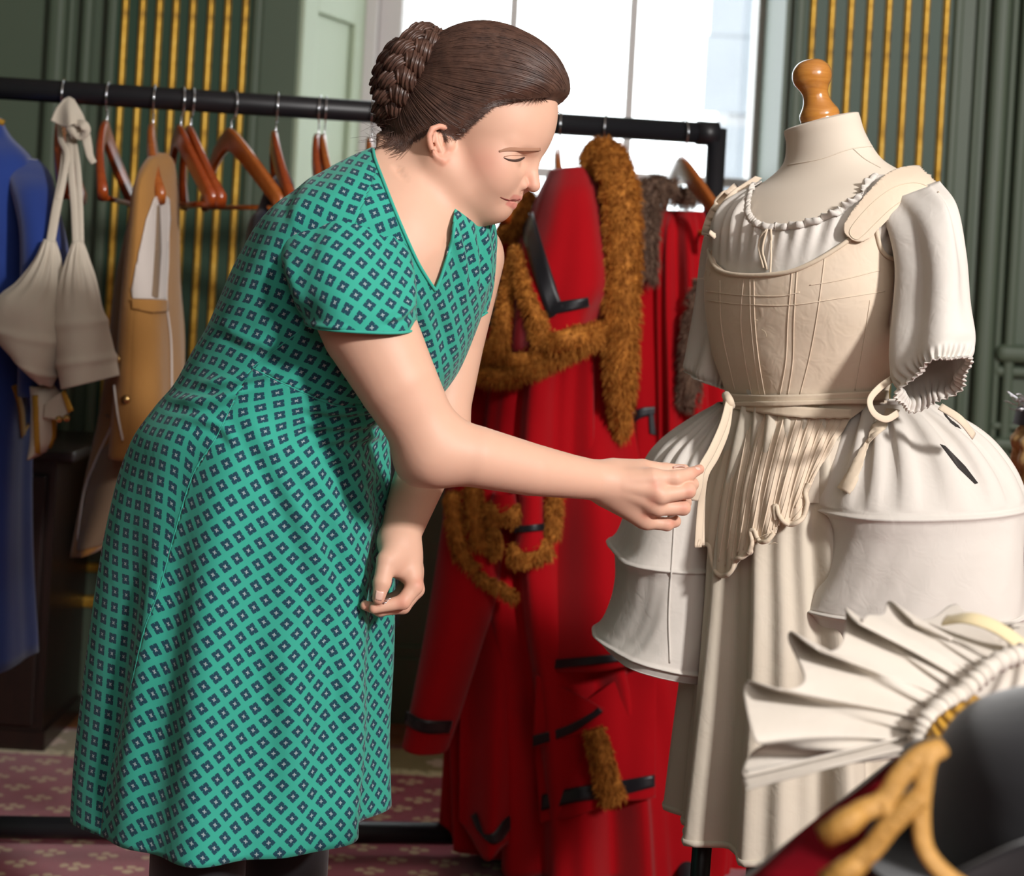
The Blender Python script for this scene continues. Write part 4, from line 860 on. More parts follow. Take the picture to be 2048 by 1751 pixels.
G = loft([(1706, 806, 1858, 800, DP, .045), (1690, 840, 1912, 832, DP, .075), (1664, 890, 1968, 872, DP, .105), (1640, 945, 2012, 925, DP, .128), (1622, 990, 2036, 975, DP, .142), (1621, 1012, 2040, 1000, DP, .146), (1632, 1060, 2040, 1050, DP, .144), (1624, 1130, 2044, 1120, DP, .148), (1608, 1190, 2050, 1184, DP, .154), (1607, 1206, 2052, 1200, DP, .156), (1622, 1250, 2050, 1245, DP, .150), (1636, 1330, 2050, 1330, DP, .150)], 120, 220, fold=pfold(17, 0.40, (0.452, 0.815), 0.0055), power=2.3)
v, f = grid(G, close_u=True); mk('basket', v, orient(v, f), M_pann, pr, solid=0.002); PR = bvh_of(v, f)
patch('pocket_slit', PR, [(1880, 888), (1890, 892), (1930, 932), (1956, 966), (1950, 968), (1915, 935)], M_slitshade, pr, 0.001, 0.0006, 2)  # slits are dark slivers laid on the uncut basket, their shade painted in
patch('pocket_slit', PR, [(1886, 820), (1900, 838), (1916, 850), (1922, 858), (1906, 850), (1890, 832)], M_slitshade, pr, 0.001, 0.0006, 2)
sheet('tape', strip_on(PR, [(1775, 822), (1730, 880), (1702, 940), (1682, 978)], [(1798, 826), (1748, 884), (1722, 946), (1702, 990)], 30, 4, 0.006), M_bind, pr, 0.0015)
mk('tape_loop', *ribbon(catmull(PA([(1796, 826, 2.10), (1772, 838, 2.085), (1748, 826, 2.08), (1740, 800, 2.09), (1758, 776, 2.11), (1786, 756, 2.13)], 0), 30), 0.009, (0.3, -1, 0.2), 0.001), M_bind, pr)
mk('tape_loop', *ribbon(catmull(PA([(1880, 812, 2.10), (1920, 838, 2.09), (1948, 872, 2.10)], 0), 16), 0.012, (0.3, -1, 0.5), 0.0014), M_bind, pr)
pq = empty('hip_pannier', tuple(P(1300, 1330, 2.45)), 'white cotton hip pannier with hooped rings hanging beneath the woman\'s hand', 'pannier', 'hip panniers on the dress form')
DQ = 2.48
G = loft([(1438, 806, 1470, 806, DQ - .02, .03), (1380, 846, 1470, 846, DQ, .07), (1312, 900, 1466, 900, DQ, .10), (1272, 975, 1452, 985, DQ, .125), (1238, 1070, 1440, 1085, DQ, .14), (1222, 1098, 1436, 1115, DQ, .145), (1232, 1124, 1434, 1140, DQ, .143), (1229, 1190, 1432, 1215, DQ, .147), (1214, 1240, 1430, 1275, DQ, .152), (1200, 1264, 1430, 1312, DQ, .155), (1208, 1284, 1428, 1334, DQ, .152)], 110, 200, fold=pfold(15, 0.34, (0.50, 0.905), 0.006), power=2.5)
v, f = grid(G, close_u=True); f = list(map(list, orient(v, f))); n0 = len(v)
v = np.concatenate([v, G[-1].mean(0)[None]]); f += [[n0 - 200 + i, n0 - 200 + (i + 1) % 200, n0] for i in range(200)]
mk('basket', v, f, M_pann, pq, solid=0.002); PQ = bvh_of(v, f)
mk('corner_seam', *tube(line_on(PQ, [(1352, 1000), (1345, 1110), (1338, 1220), (1340, 1325)], 40, 0.0005), 0.0015, 6), M_pann, pq)
# the tapes tied round the waist (they hold both panniers)
wt = empty('waist_tape', tuple(P(1600, 810, 2.2)), 'cream cotton tape wound twice round the waist of the stays', 'tape')
sheet('band', strip_on(STY, [(1455, 784), (1520, 788), (1620, 786), (1768, 778)], [(1455, 800), (1520, 806), (1620, 804), (1768, 798)], 50, 5, 0.007, 2.24), M_bind, wt, 0.002)
sheet('band', strip_on(STY, [(1456, 800), (1520, 806), (1620, 814), (1702, 818)], [(1456, 812), (1520, 826), (1620, 838), (1700, 838)], 50, 5, 0.0075, 2.24), M_bind, wt, 0.002)
sheet('band', strip_on(STY, [(1468, 802), (1560, 800), (1668, 796), (1735, 794)], [(1468, 812), (1560, 812), (1668, 806), (1735, 806)], 40, 4, 0.0095, 2.24), M_bind, wt, 0.002)
mk('knot', *tube(catmull(PA([(1452, 790, 2.28), (1458, 800, 2.262), (1462, 812, 2.27)], 0), 10), 0.0062, 10), M_bind, wt)
HT = P(1398, 942, 2.15)
for q, w in (([(1458, 806, 2.262), (1446, 850, 2.23), (1424, 900, 2.19), (1402, 940, 2.155), (1396, 975, 2.15), (1388, 1000, 2.152)], .013), ([(1460, 806, 2.262), (1452, 860, 2.24), (1432, 910, 2.21), (1410, 950, 2.19), (1402, 1010, 2.20), (1398, 1060, 2.20), (1396, 1094, 2.20)], .012), ([(1388, 1000, 2.152), (1384, 985, 2.156), (1394, 950, 2.16)], .011), ([(1456, 808, 2.265), (1442, 860, 2.25), (1420, 912, 2.22), (1408, 960, 2.21), (1404, 1030, 2.21), (1404, 1090, 2.21)], .009)):
    mk('tape_end', *ribbon(catmull(PA(q, 0), 36), w, (0.5, -1, 0.1), 0.0014), M_bind, wt)
# ------------------------------------------------------------------ the woman
def smin(a, b, k): h = np.clip(0.5 + 0.5 * (b - a) / k, 0, 1); return b * (1 - h) + a * h - k * h * (1 - h)
class SDF:
    """a body as one blended field of tapered limbs and ellipsoids, meshed as a single skin"""
    def __init__(s): s.pr = []
    def cone(s, a, b, ra, rb, k=0.012, op=1):
        a, b = np.asarray(a, float), np.asarray(b, float); ba = b - a; L2 = ba @ ba + 1e-12
        def f(p):
            w = p - a; t = np.clip(w @ ba / L2, 0, 1); w = w - t[:, None] * ba; return np.sqrt(np.einsum('ij,ij->i', w, w)) - (ra + t * (rb - ra))
        s.pr.append((f, (a + b) / 2, np.sqrt(L2) / 2 + max(ra, rb), k, op))
    def chain(s, pts, rs, k=0.012, op=1):
        pts = np.asarray(pts, float); c = (pts.min(0) + pts.max(0)) / 2; R = np.linalg.norm(pts - c, axis=1).max() + max(rs); ki = 0.4 * min(rs)
        def f(p):
            d = None
            for i in range(len(pts) - 1):
                ba = pts[i + 1] - pts[i]; w = p - pts[i]; t = np.clip(w @ ba / (ba @ ba), 0, 1); w = w - t[:, None] * ba; di = np.sqrt(np.einsum('ij,ij->i', w, w)) - (rs[i] + t * (rs[i + 1] - rs[i]))
                d = di if d is None else np.minimum(d, di)
            return d
        s.pr.append((f, c, R, k, op))
    def ell(s, c, r, R=np.eye(3), k=0.012, op=1):
        c, r, R = np.asarray(c, float), np.asarray(r, float), np.asarray(R, float)
        def f(p):
            q = ((p - c) @ R.T) / r; k0 = np.sqrt(np.einsum('ij,ij->i', q, q)); q = q / r; return k0 * (k0 - 1) / (np.sqrt(np.einsum('ij,ij->i', q, q)) + 1e-9)
        s.pr.append((f, c, r.max(), k, op))
    def __call__(s, p):
        d = np.full(len(p), 0.12)
        if not len(p): return d
        c = np.floor(p / 0.05).astype(np.int64); key = (c[:, 0] + 500) * 4000000 + (c[:, 1] + 500) * 2000 + c[:, 2] + 500; o = np.argsort(key, kind='stable'); ks = key[o]
        cut = np.concatenate([[0], np.nonzero(np.diff(ks))[0] + 1, [len(p)]]); PC = np.array([q[1] for q in s.pr]); PR = np.array([q[2] for q in s.pr]); ps = p[o]; ds = d[o]
        for i in range(len(cut) - 1):
            q = ps[cut[i]:cut[i + 1]]; cc = (np.floor(q[0] / 0.05) + 0.5) * 0.05; near = np.nonzero(((PC - cc) ** 2).sum(1) < (PR + 0.095) ** 2)[0]; r = ds[cut[i]:cut[i + 1]]
            for j in near:
                f, _, _, k, op = s.pr[j]; di = f(q); r = smin(r, di, k) if op > 0 else -smin(-r, di, k)
            ds[cut[i]:cut[i + 1]] = r
        d[o] = ds; return d
    def grad(s, p, e=0.0006, d0=None):
        d0 = s(p) if d0 is None else d0
        n = len(p); q = s(np.concatenate([p + np.eye(3)[i] * e for i in range(3)])); return np.stack([(q[i * n:(i + 1) * n] - d0) / e for i in range(3)], 1)
    def snap(s, p, n=3, iso=0.0):
        for _ in range(n):
            d = s(p); g = s.grad(p, d0=d); d = d - iso; p = p - g * (np.clip(d, -.01, .01) / np.maximum((g * g).sum(1), 0.2))[:, None]
        return p
    def mesh(s, h, iso=0.0, lo=None, hi=None):
        if lo is None:
            lo = np.min([c - R for _, c, R, _, op in s.pr if op > 0], 0) - 3 * h; hi = np.max([c + R for _, c, R, _, op in s.pr if op > 0], 0) + 3 * h
        B = 10; nb = np.ceil((hi - lo) / h / B).astype(int); n = nb * B + 1
        A = np.full(tuple(n), 0.12, np.float32)
        bi = np.stack(np.meshgrid(*[np.arange(k) for k in nb], indexing='ij'), -1).reshape(-1, 3)
        bc = lo + (bi + 0.5) * B * h; dc = s(bc) - iso; act = np.abs(dc) < B * h * 0.87 * 1.6
        for (i, j, k), d in zip(bi[~act], dc[~act]): A[i * B:i * B + B + 1, j * B:j * B + B + 1, k * B:k * B + B + 1] = d
        loc = np.stack(np.meshgrid(*[np.arange(B + 1)] * 3, indexing='ij'), -1).reshape(-1, 3); ab = bi[act]
        for c0 in range(0, len(ab), 400):
            q = ab[c0:c0 + 400]; idx = (q[:, None] * B + loc[None]); vals = s(lo + idx.reshape(-1, 3) * h) - iso
            idx = idx.reshape(-1, 3); A[idx[:, 0], idx[:, 1], idx[:, 2]] = vals
        sg = A < 0
        c8 = [sg[i:n[0] - 1 + i, j:n[1] - 1 + j, k:n[2] - 1 + k] for i in (0, 1) for j in (0, 1) for k in (0, 1)]
        tot = sum(x.astype(np.int8) for x in c8); cell = np.argwhere((tot > 0) & (tot < 8)); cid = -np.ones(tot.shape, np.int32); cid[cell[:, 0], cell[:, 1], cell[:, 2]] = np.arange(len(cell))
        v = np.zeros((len(cell), 3)); w = np.zeros(len(cell))
        co = [(i, j, k) for i in (0, 1) for j in (0, 1) for k in (0, 1)]
        for a in range(8):
            for b in range(a + 1, 8):
                if sum(abs(co[a][q] - co[b][q]) for q in range(3)) != 1: continue
                ca, cb_ = cell + co[a], cell + co[b]; fa, fb = A[ca[:, 0], ca[:, 1], ca[:, 2]], A[cb_[:, 0], cb_[:, 1], cb_[:, 2]]
                m = (fa < 0) != (fb < 0); t = np.where(m, fa / np.where(m, fa - fb, 1), 0); pnt = np.array(co[a]) + t[:, None] * (np.array(co[b]) - np.array(co[a]))
                v[m] += pnt[m]; w[m] += 1
        v = lo + (cell + v / w[:, None]) * h; F_ = []
        for ax in range(3):
            e1, e2 = [(1, 2), (2, 0), (0, 1)][ax]; sl = [slice(1, n[q] - 1) for q in range(3)]; sl2 = list(sl); sl[ax] = slice(0, n[ax] - 1); sl2[ax] = slice(1, n[ax])
            X = sg[tuple(sl)] != sg[tuple(sl2)]; ed = np.argwhere(X) + [0 if q == ax else 1 for q in range(3)]
            neg = sg[ed[:, 0], ed[:, 1], ed[:, 2]]; o1, o2 = np.eye(3, dtype=int)[e1], np.eye(3, dtype=int)[e2]
            q = [ed, ed - o1, ed - o1 - o2, ed - o2]; q = np.stack([cid[x[:, 0], x[:, 1], x[:, 2]] for x in q], 1)
            q[~neg] = q[~neg][:, ::-1]; F_.append(q)
        f = np.concatenate(F_); f = f[(f >= 0).all(1)]; return v, f

def refine(v, f, mask, sdf, iso=0.0, times=1):
    """split the faces in a region in four and settle the new points on the field"""
    for _ in range(times):
        m = mask(v); sel = m[f].any(1); keep, sp = f[~sel], f[sel]
        ed = np.sort(np.concatenate([sp[:, [0, 1]], sp[:, [1, 2]], sp[:, [2, 3]], sp[:, [3, 0]]]), 1); ue, inv = np.unique(ed, axis=0, return_inverse=True); inv = inv.reshape(4, -1)
        n = len(v); mid = v[ue].mean(1); cen = v[sp].mean(1); ei = inv + n; ci = n + len(ue) + np.arange(len(sp)); v = np.concatenate([v, mid, cen])
        q = np.concatenate([np.stack([sp[:, k], ei[k], ci, ei[(k - 1) % 4]], 1) for k in range(4)])
        # border faces keep their four corners but share the new edge points
        dic = {(int(a), int(b)): n + i for i, (a, b) in enumerate(ue)}; on = np.zeros(n, bool); on[ue.ravel()] = True; extra = []; kp = []
        cand = on[keep].sum(1) >= 2; kp = [keep[~cand]]
        for fc in keep[cand]:
            if True:
                poly = []; ch = False
                for i in range(4):
                    a, b = int(fc[i]), int(fc[(i + 1) % 4]); poly.append(a); w = dic.get((a, b) if a < b else (b, a))
                    if w is not None: poly.append(w); ch = True
                if ch: extra.append(poly); continue
            kp.append(fc[None])
        new = np.arange(n, len(v)); v[new] = sdf.snap(v[new], 2, iso); f = np.concatenate(kp + [q]); v, f, ext = v, f, extra
        EX.extend(ext)
    return v, f
EX = []

woman = empty('person', tuple(np.array([P(460, 1500, 2.2)[0], 2.2, 0.0])), 'woman in teal patterned dress with braided bun leaning to hold the tape', 'person')
# head frame: fwd, up, side (towards the viewer)
PSI = math.radians(12); f0 = 0.90 * CR - 0.43 * CU; f0 /= np.linalg.norm(f0); u0 = 0.43 * CR + 0.90 * CU; u0 /= np.linalg.norm(u0)
HF = math.cos(PSI) * f0 - math.sin(PSI) * CF; HS = -math.cos(PSI) * CF - math.sin(PSI) * f0; HU = u0
HD = 2.13; HO = P(890, 292, HD - 0.07) - 0.070 * HS - 0.0150 * f0
def H(f, u, s=0.0): return HO + f * HF + u * HU + s * HS
RH = np.array([HF, HU, HS])
def hloc(v): return (np.asarray(v) - HO) @ RH.T
B = SDF()
# skull and face
B.ell(H(.020, .075), (.096, .084, .074), RH, .02)
B.ell(H(.050, .050), (.063, .064, .066), RH, .02)
B.ell(H(.052, .000), (.054, .062, .056), RH, .02)
B.ell(H(.080, -.016), (.030, .036, .036), RH, .02)
for sg in (1, -1):
    B.ell(H(.076, .002, sg * .036), (.028, .030, .024), RH, .025)
    B.chain([H(.086, -.040, sg * .006), H(.052, -.036, sg * .040), H(.012, -.016, sg * .056)], [.0165, .0175, .019], .02)
B.ell(H(.089, -.0385), (.018, .0160, .021), RH, .012)
for sg in (1, -1):
    B.ell(H(.118, .028, sg * .034), (.0205, .0115, .018), RH, .012, -1)         # eye socket
    B.ell(H(.0905, .0225, sg * .0330), (.0125, .0105, .0140), RH, .005)        # closed lid over the eye
    B.chain([H(.0985, .051, sg * .008), H(.0955, .049, sg * .026), H(.083, .043, sg * .046)], [.0075, .0072, .006], .012)
B.chain([H(.1045, .050), H(.1085, .037), H(.1140, .020), H(.1235, .0055)], [.0080, .0076, .0082, .0090], .008)
for sg in (1, -1): B.ell(H(.1080, -.0005, sg * .0115), (.0115, .0082, .0068), RH, .005)
B.ell(H(.1150, -.0075, .0085), (.0050, .0030, .0030), RH, .002, -1)
B.ell(H(.0985, -.0155), (.0155, .0125, .022), RH, .010)
for sg in (1, -1):
    B.chain([H(.1125, -.0165, sg * .0015), H(.1085, -.0195, sg * .012), H(.0990, -.0252, sg * .0230)], [.0036, .0032, .0016], .004)
    B.chain([H(.1095, -.0285, 0), H(.1065, -.0288, sg * .010), H(.0980, -.0268, sg * .0215)], [.0046, .0042, .0018], .004)
B.chain([H(.1180, -.0222, 0), H(.1135, -.0232, .011), H(.1030, -.0262, .0235)], [.0014, .0015, .0012], .0015, -1)
# ears
EP = [(905, 264), (893, 255), (878, 252), (864, 258), (858, 272), (860, 288), (867, 304), (876, 316), (886, 322), (894, 317), (898, 306)]
ed_ = [2.072, 2.068, 2.062, 2.058, 2.057, 2.058, 2.060, 2.062, 2.064, 2.067, 2.07]
B.chain([P(x, y, d) for (x, y), d in zip(EP, np.array(ed_) - .008)], [.0026, .0032, .0036, .0038, .0038, .0036, .0036, .0042, .0055, .0046, .003], .0022)
B.ell(P(881, 288, 2.066), (.016, .023, .0075), RH, .004)
B.ell(P(886, 287, 2.051), (.0095, .0150, .0105), RH, .003, -1)
B.chain([P(872, 266, 2.056), P(873, 284, 2.055), P(881, 302, 2.056)], [.0024, .0026, .003], .002)
B.ell(P(899, 290, 2.060), (.005, .007, .005), RH, .004)
# neck and shoulders
B.cone(P(806, 410, 2.15), H(-.012, -.010, 0), .058, .055, .03); B.cone(P(850, 440, 2.13), H(.022, -.036, 0), .040, .036, .03)
B.chain([H(-.02, -.005, 0), P(790, 352, 2.15), P(700, 425, 2.09)], [.045, .040, .04], .03); B.cone(P(800, 350, 2.16), P(880, 420, 2.26), .05, .05, .03)
B.cone(P(858, 455, 2.085), P(828, 372, 2.085), .008, .010, .012)
B.ell(P(800, 505, 2.145), (.098, .125, .125), np.eye(3), .04)
B.ell(P(700, 560, 2.15), (.125, .12, .17), np.eye(3), .05)
B.cone(P(640, 690, 2.16), P(560, 850, 2.17), .105, .10, .05); B.ell(P(500, 950, 2.18), (.145, .135, .13), np.eye(3), .05)
# legs
for (hx, hd), (kx, kd), (ax, ad) in (((440, 2.12), (400, 2.10), (390, 2.14)), ((560, 2.26), (570, 2.24), (560, 2.28))):
    hp, kn = P(hx, 1040, hd), P(kx, 1640, kd); an = np.array([P(ax, 1900, ad)[0], ad, 0.09])
    B.chain([hp, (hp + kn) / 2, kn, kn + (an - kn) * .3, an], [.095, .075, .056, .056, .036], .03); B.cone(an + (0, 0, -.045), an + (.15, -.03, -.055), .034, .026, .02)
# right arm reaching to the form
SH, EL, WR = P(668, 480, 2.05), P(866, 895, 1.985), P(1200, 961, 2.075)
um = P(738, 655, 1.985); B.chain([SH, um, P(795, 765, 1.975), EL], [.064, .0575, .0485, .0385], .03)
B.cone(P(835, 925, 1.99), P(862, 915, 1.985), .026, .03, .02)
B.chain([EL, P(950, 912, 1.99), P(1060, 938, 2.02), P(1140, 952, 2.05), WR], [.0390, .0372, .0322, .0272, .0245], .025)
# right hand: palm from metacarpals, then each finger on its own
IM, MM, RM, PM = P(1304, 956, 2.068), P(1310, 982, 2.064), P(1303, 1008, 2.072), P(1286, 1034, 2.086)
for m_, r_ in ((IM, .0125), (MM, .0125), (RM, .0120), (PM, .0110)): B.cone(WR, m_, .0165, r_, .014)
B.ell(P(1255, 975, 2.085), (.032, .020, .026), np.eye(3), .012)
B.cone(P(1215, 985, 2.085), PM, .018, .0115, .012)
def finger(J, rr, k=.0035, first=.007): 
    for i in range(len(J) - 1): B.cone(J[i], J[i + 1], rr[i], rr[i + 1], first if i == 0 else k)
finger([IM, P(1350, 956, 2.070), P(1378, 948, 2.085), P(1399, 938, 2.100)], [.0110, .0100, .0082, .0062])
finger([MM, P(1322, 990, 2.062), P(1376, 981, 2.072), P(1384, 968, 2.098), P(1378, 956, 2.116)], [.0115, .0108, .0095, .0080, .0065])
finger([RM, P(1316, 1015, 2.070), P(1366, 1015, 2.080), P(1370, 1004, 2.106), P(1358, 995, 2.122)], [.0110, .0102, .0092, .0078, .0065])
finger([PM, P(1296, 1043, 2.086), P(1334, 1048, 2.090), P(1350, 1042, 2.104), P(1344, 1034, 2.118)], [.0100, .0092, .0080, .0070, .0060])
finger([P(1228, 942, 2.088), P(1285, 938, 2.098), P(1330, 940, 2.104), P(1368, 939, 2.110)], [.0165, .0125, .0092, .0072], first=.012)
B.ell(P(1272, 950, 2.088), (.022, .016, .014), np.eye(3), .010)
for a_, b_ in ((IM, WR), (MM, WR), (RM, WR)): B.cone(a_ + (0, -.0075, 0.001), a_ * .45 + b_ * .55 + np.array([0, -.0125, 0]), .0042, .003, .007)
# left arm hanging in front of the skirt
SL, ELb, WL = P(928, 515, 2.29), P(874, 862, 2.245), P(797, 1082, 2.105)
B.chain([SL, P(900, 690, 2.28), ELb], [.056, .046, .039], .03); B.chain([ELb, P(848, 935, 2.20), P(820, 1010, 2.15), WL], [.0385, .0365, .031, .0245], .025)
LI, LM, LT = P(822, 1148, 2.085), P(826, 1142, 2.105), P(776, 1112, 2.075)
for m_, r_ in ((LI, .0125), (LM, .0125), (P(822, 1134, 2.125), .012), (P(812, 1124, 2.142), .011)): B.cone(WL, m_, .019, r_, .014)
B.ell(P(806, 1112, 2.10), (.022, .026, .030), np.eye(3), .012)
finger([LI, P(829, 1172, 2.075), P(806, 1203, 2.066), P(748, 1216, 2.058)], [.0118, .0105, .0092, .0066])
finger([LM, P(832, 1178, 2.095), P(806, 1212, 2.086), P(760, 1219, 2.074), P(730, 1210, 2.068)], [.0115, .0105, .0092, .0080, .0062])
finger([P(822, 1134, 2.125), P(828, 1170, 2.118), P(808, 1205, 2.108), P(770, 1214, 2.098)], [.011, .010, .0085, .0065])
finger([P(812, 1124, 2.142), P(814, 1160, 2.138), P(798, 1190, 2.128), P(768, 1200, 2.120)], [.0095, .0088, .0075, .006])
finger([P(790, 1094, 2.088), P(773, 1120, 2.068), P(764, 1164, 2.056), P(757, 1196, 2.053)], [.0165, .0122, .0110, .0078], first=.012)
B.ell(P(788, 1122, 2.078), (.014, .016, .020), np.eye(3), .010)

v, f = B.mesh(0.0045); v = B.snap(v, 2)
pj0 = lambda v: proj(v)
def fine(v):
    p = proj(v); return ((p[:, 0] > 840) & (p[:, 1] < 450)) | ((p[:, 0] > 1185) & (p[:, 1] > 880) & (p[:, 1] < 1100)) | ((p[:, 0] > 715) & (p[:, 0] < 850) & (p[:, 1] > 1070) & (p[:, 1] < 1240) & (p[:, 2] < 2.16) & (v[:, 2] < P(0, 1060, 2.1)[2]))
v, f = refine(v, f, fine, B)
def fine2(v):
    L = hloc(v); return ((L[:, 0] > .060) & (L[:, 1] > -.06) & (L[:, 1] < .06) & (L[:, 2] > -.045)) | ((proj(v)[:, 0] > 1265) & (proj(v)[:, 1] > 890))
v, f = refine(v, f, fine2, B)
faces = f.tolist() + EX
# colour of the skin itself
L = hloc(v); pj = proj(v); col = np.tile(np.array(lin((225, 180, 155))[:3]), (len(v), 1))
def tint(w, c): 
    global col; w = np.clip(w, 0, 1)[:, None]; col = col * (1 - w) + np.array(lin(c)[:3]) * w
gs = lambda c, r: np.exp(-(((L - np.array(c)) / np.array(r)) ** 2).sum(1))
for sg in (1, -1): tint(0.55 * gs((.068, .004, sg * .05), (.026, .022, .03)), (216, 140, 122))
tint(0.55 * gs((.118, .003, 0), (.016, .012, .016)), (212, 138, 122))
tint(0.65 * smoothstep(.0048, .0020, np.abs(L[:, 1] + .0178 + (.1145 - L[:, 0]) * .50)) * smoothstep(.0955, .1010, L[:, 0]) * smoothstep(.025, .021, np.abs(L[:, 2])), (202, 116, 110))
tint(0.7 * smoothstep(.0058, .0030, np.abs(L[:, 1] + .0285)) * smoothstep(.0955, .1010, L[:, 0]) * smoothstep(.024, .020, np.abs(L[:, 2])), (208, 116, 110))
dE = np.min([np.linalg.norm(pj[:, :2] - np.array(q), axis=1) for q in EP], 0); tint(0.5 * np.exp(-(dE / 12) ** 2) * (L[:, 2] > .05), (220, 136, 112))
for q, r_ in (((1312, 970), 13), ((1306, 1000), 12), ((1290, 1030), 10), ((1380, 985), 12), ((1368, 1015), 12), ((1398, 940), 14), ((1345, 1045), 12), ((840, 1165), 14), ((735, 1213), 16), ((758, 1195), 12), ((805, 1205), 16)): tint(0.45 * np.exp(-(((pj[:, :2] - np.array(q)) / r_) ** 2).sum(1)), (206, 116, 96))
m, t, b = nt('skin'); at = N(t, 'ShaderNodeVertexColor', layer_name='Col'); tc = N(t, 'ShaderNodeTexCoord').outputs['Object']
sk = mixc(t, math_(t, 'MULTIPLY', noise(t, tc, 60, 4), 0.16), at.outputs[0], lin((206, 146, 124))); t.links.new(sk, b.inputs['Base Color'])
b.inputs['Roughness'].default_value = 0.52; b.inputs['Specular IOR Level'].default_value = 0.35; b.inputs['Subsurface Weight'].default_value = 0.12; b.inputs['Subsurface Radius'].default_value = (0.012, 0.005, 0.003); b.inputs['Subsurface Scale'].default_value = 0.5
M_skin = m
SKIN_V, SKIN_F, SKIN_C = v, faces, col
M_nail = plain('finger_nail', lin((232, 190, 174)), 0.25, 0, 0.5)
M_brow = plain('brow_hair', lin((166, 122, 98)), 0.95)
M_lash = plain('lash', lin((70, 48, 40)), 0.8)
M_eye = plain('eye_white', lin((150, 130, 120)), 0.3)

# ---- dress: bodice and skirt as one tube, sleeves, neck band
TR = [(182, 1588, 766, 1612, 2.22, .235, 0), (190, 1450, 764, 1470, 2.22, .225, 0), (206, 1280, 775, 1300, 2.21, .215, 0), (224, 1110, 780, 1140, 2.20, .205, 0), (240, 1000, 780, 1030, 2.19, .20, 0), (256, 920, 778, 955, 2.185, .195, 0), (280, 855, 776, 902, 2.18, .188, -.01), (316, 806, 776, 868, 2.175, .178, -.015), (354, 762, 792, 842, 2.17, .166, -.02),
      (388, 698, 862, 808, 2.165, .158, -.03), (416, 650, 912, 752, 2.16, .158, -.04), (438, 604, 948, 676, 2.155, .161, -.05), (460, 555, 978, 592, 2.15, .166, -.05), (488, 500, 994, 508, 2.145, .166, -.05), (525, 440, 992, 456, 2.14, .160, -.05), (575, 392, 975, 424, 2.14, .146, -.05), (640, 348, 945, 402, 2.14, .122, -.04), (700, 314, 900, 386, 2.14, .092, -.03), (748, 292, 878, 370, 2.14, .066, -.02)]
TR = TR[::-1]
NU = 360
def dfold(s, t):
    k = smoothstep(0.50, 1.0, s); d = k * (0.010 * np.sin(7 * t + 0.5) + 0.006 * np.sin(12 * t + 2.2) + 0.010 * np.exp(-((np.mod(t - 3.55, 2 * np.pi)) / 0.10) ** 2) - 0.012 * np.exp(-((np.mod(t - 3.30, 2 * np.pi) - 0.0) / 0.07) ** 2))
    return d + 0.0012 * np.sin(9 * t + 14 * s)
G = loft(TR, 260, NU, fold=dfold); C0 = G.mean(1, keepdims=True)
v, f = grid(G, close_u=True); f = np.array(orient(v, f)); pj = proj(v); nearv = v[:, 1] < C0[:, 0, 1].repeat(NU)
# creases and soft folds pressed into the cloth
nrm = np.zeros_like(v); e1, e2 = v[f[:, 1]] - v[f[:, 0]], v[f[:, 3]] - v[f[:, 0]]; fn = np.cross(e1, e2)
for i in range(4): np.add.at(nrm, f[:, i], fn)
nrm /= np.linalg.norm(nrm, axis=1)[:, None] + 1e-12
def crease(v, pj, pts, amp, sig, ends=0.25, step=0.0):
    q = catmull(np.array(pts, float), 24); lo_, hi_ = q.min(0) - 4 * sig, q.max(0) + 4 * sig; sel = np.nonzero(nearv_ & (pj[:, 0] > lo_[0]) & (pj[:, 0] < hi_[0]) & (pj[:, 1] > lo_[1]) & (pj[:, 1] < hi_[1]))[0]; pp = pj[sel, :2]
    best = np.full(len(sel), 1e9); sd = np.zeros(len(sel)); ti = np.zeros(len(sel)); out = np.zeros(len(v))
    for i in range(23):
        a, b = q[i], q[i + 1]; e = b - a; w = pp - a; t_ = np.clip((w @ e) / (e @ e), 0, 1); r = w - t_[:, None] * e; d = np.sqrt(r[:, 0] ** 2 + r[:, 1] ** 2); m_ = d < best
        best[m_] = d[m_]; sd[m_] = np.sign(e[0] * r[m_, 1] - e[1] * r[m_, 0]); ti[m_] = (i + t_[m_]) / 23
    env = np.clip(ti / ends, 0, 1) * np.clip((1 - ti) / ends, 0, 1); x = best / sig
    out[sel] = amp * env * (np.exp(-x * x) - 0.55 * np.exp(-((x * sd - 1.5) / 0.8) ** 2)); return out
nearv_ = nearv
disp = np.zeros(len(v))
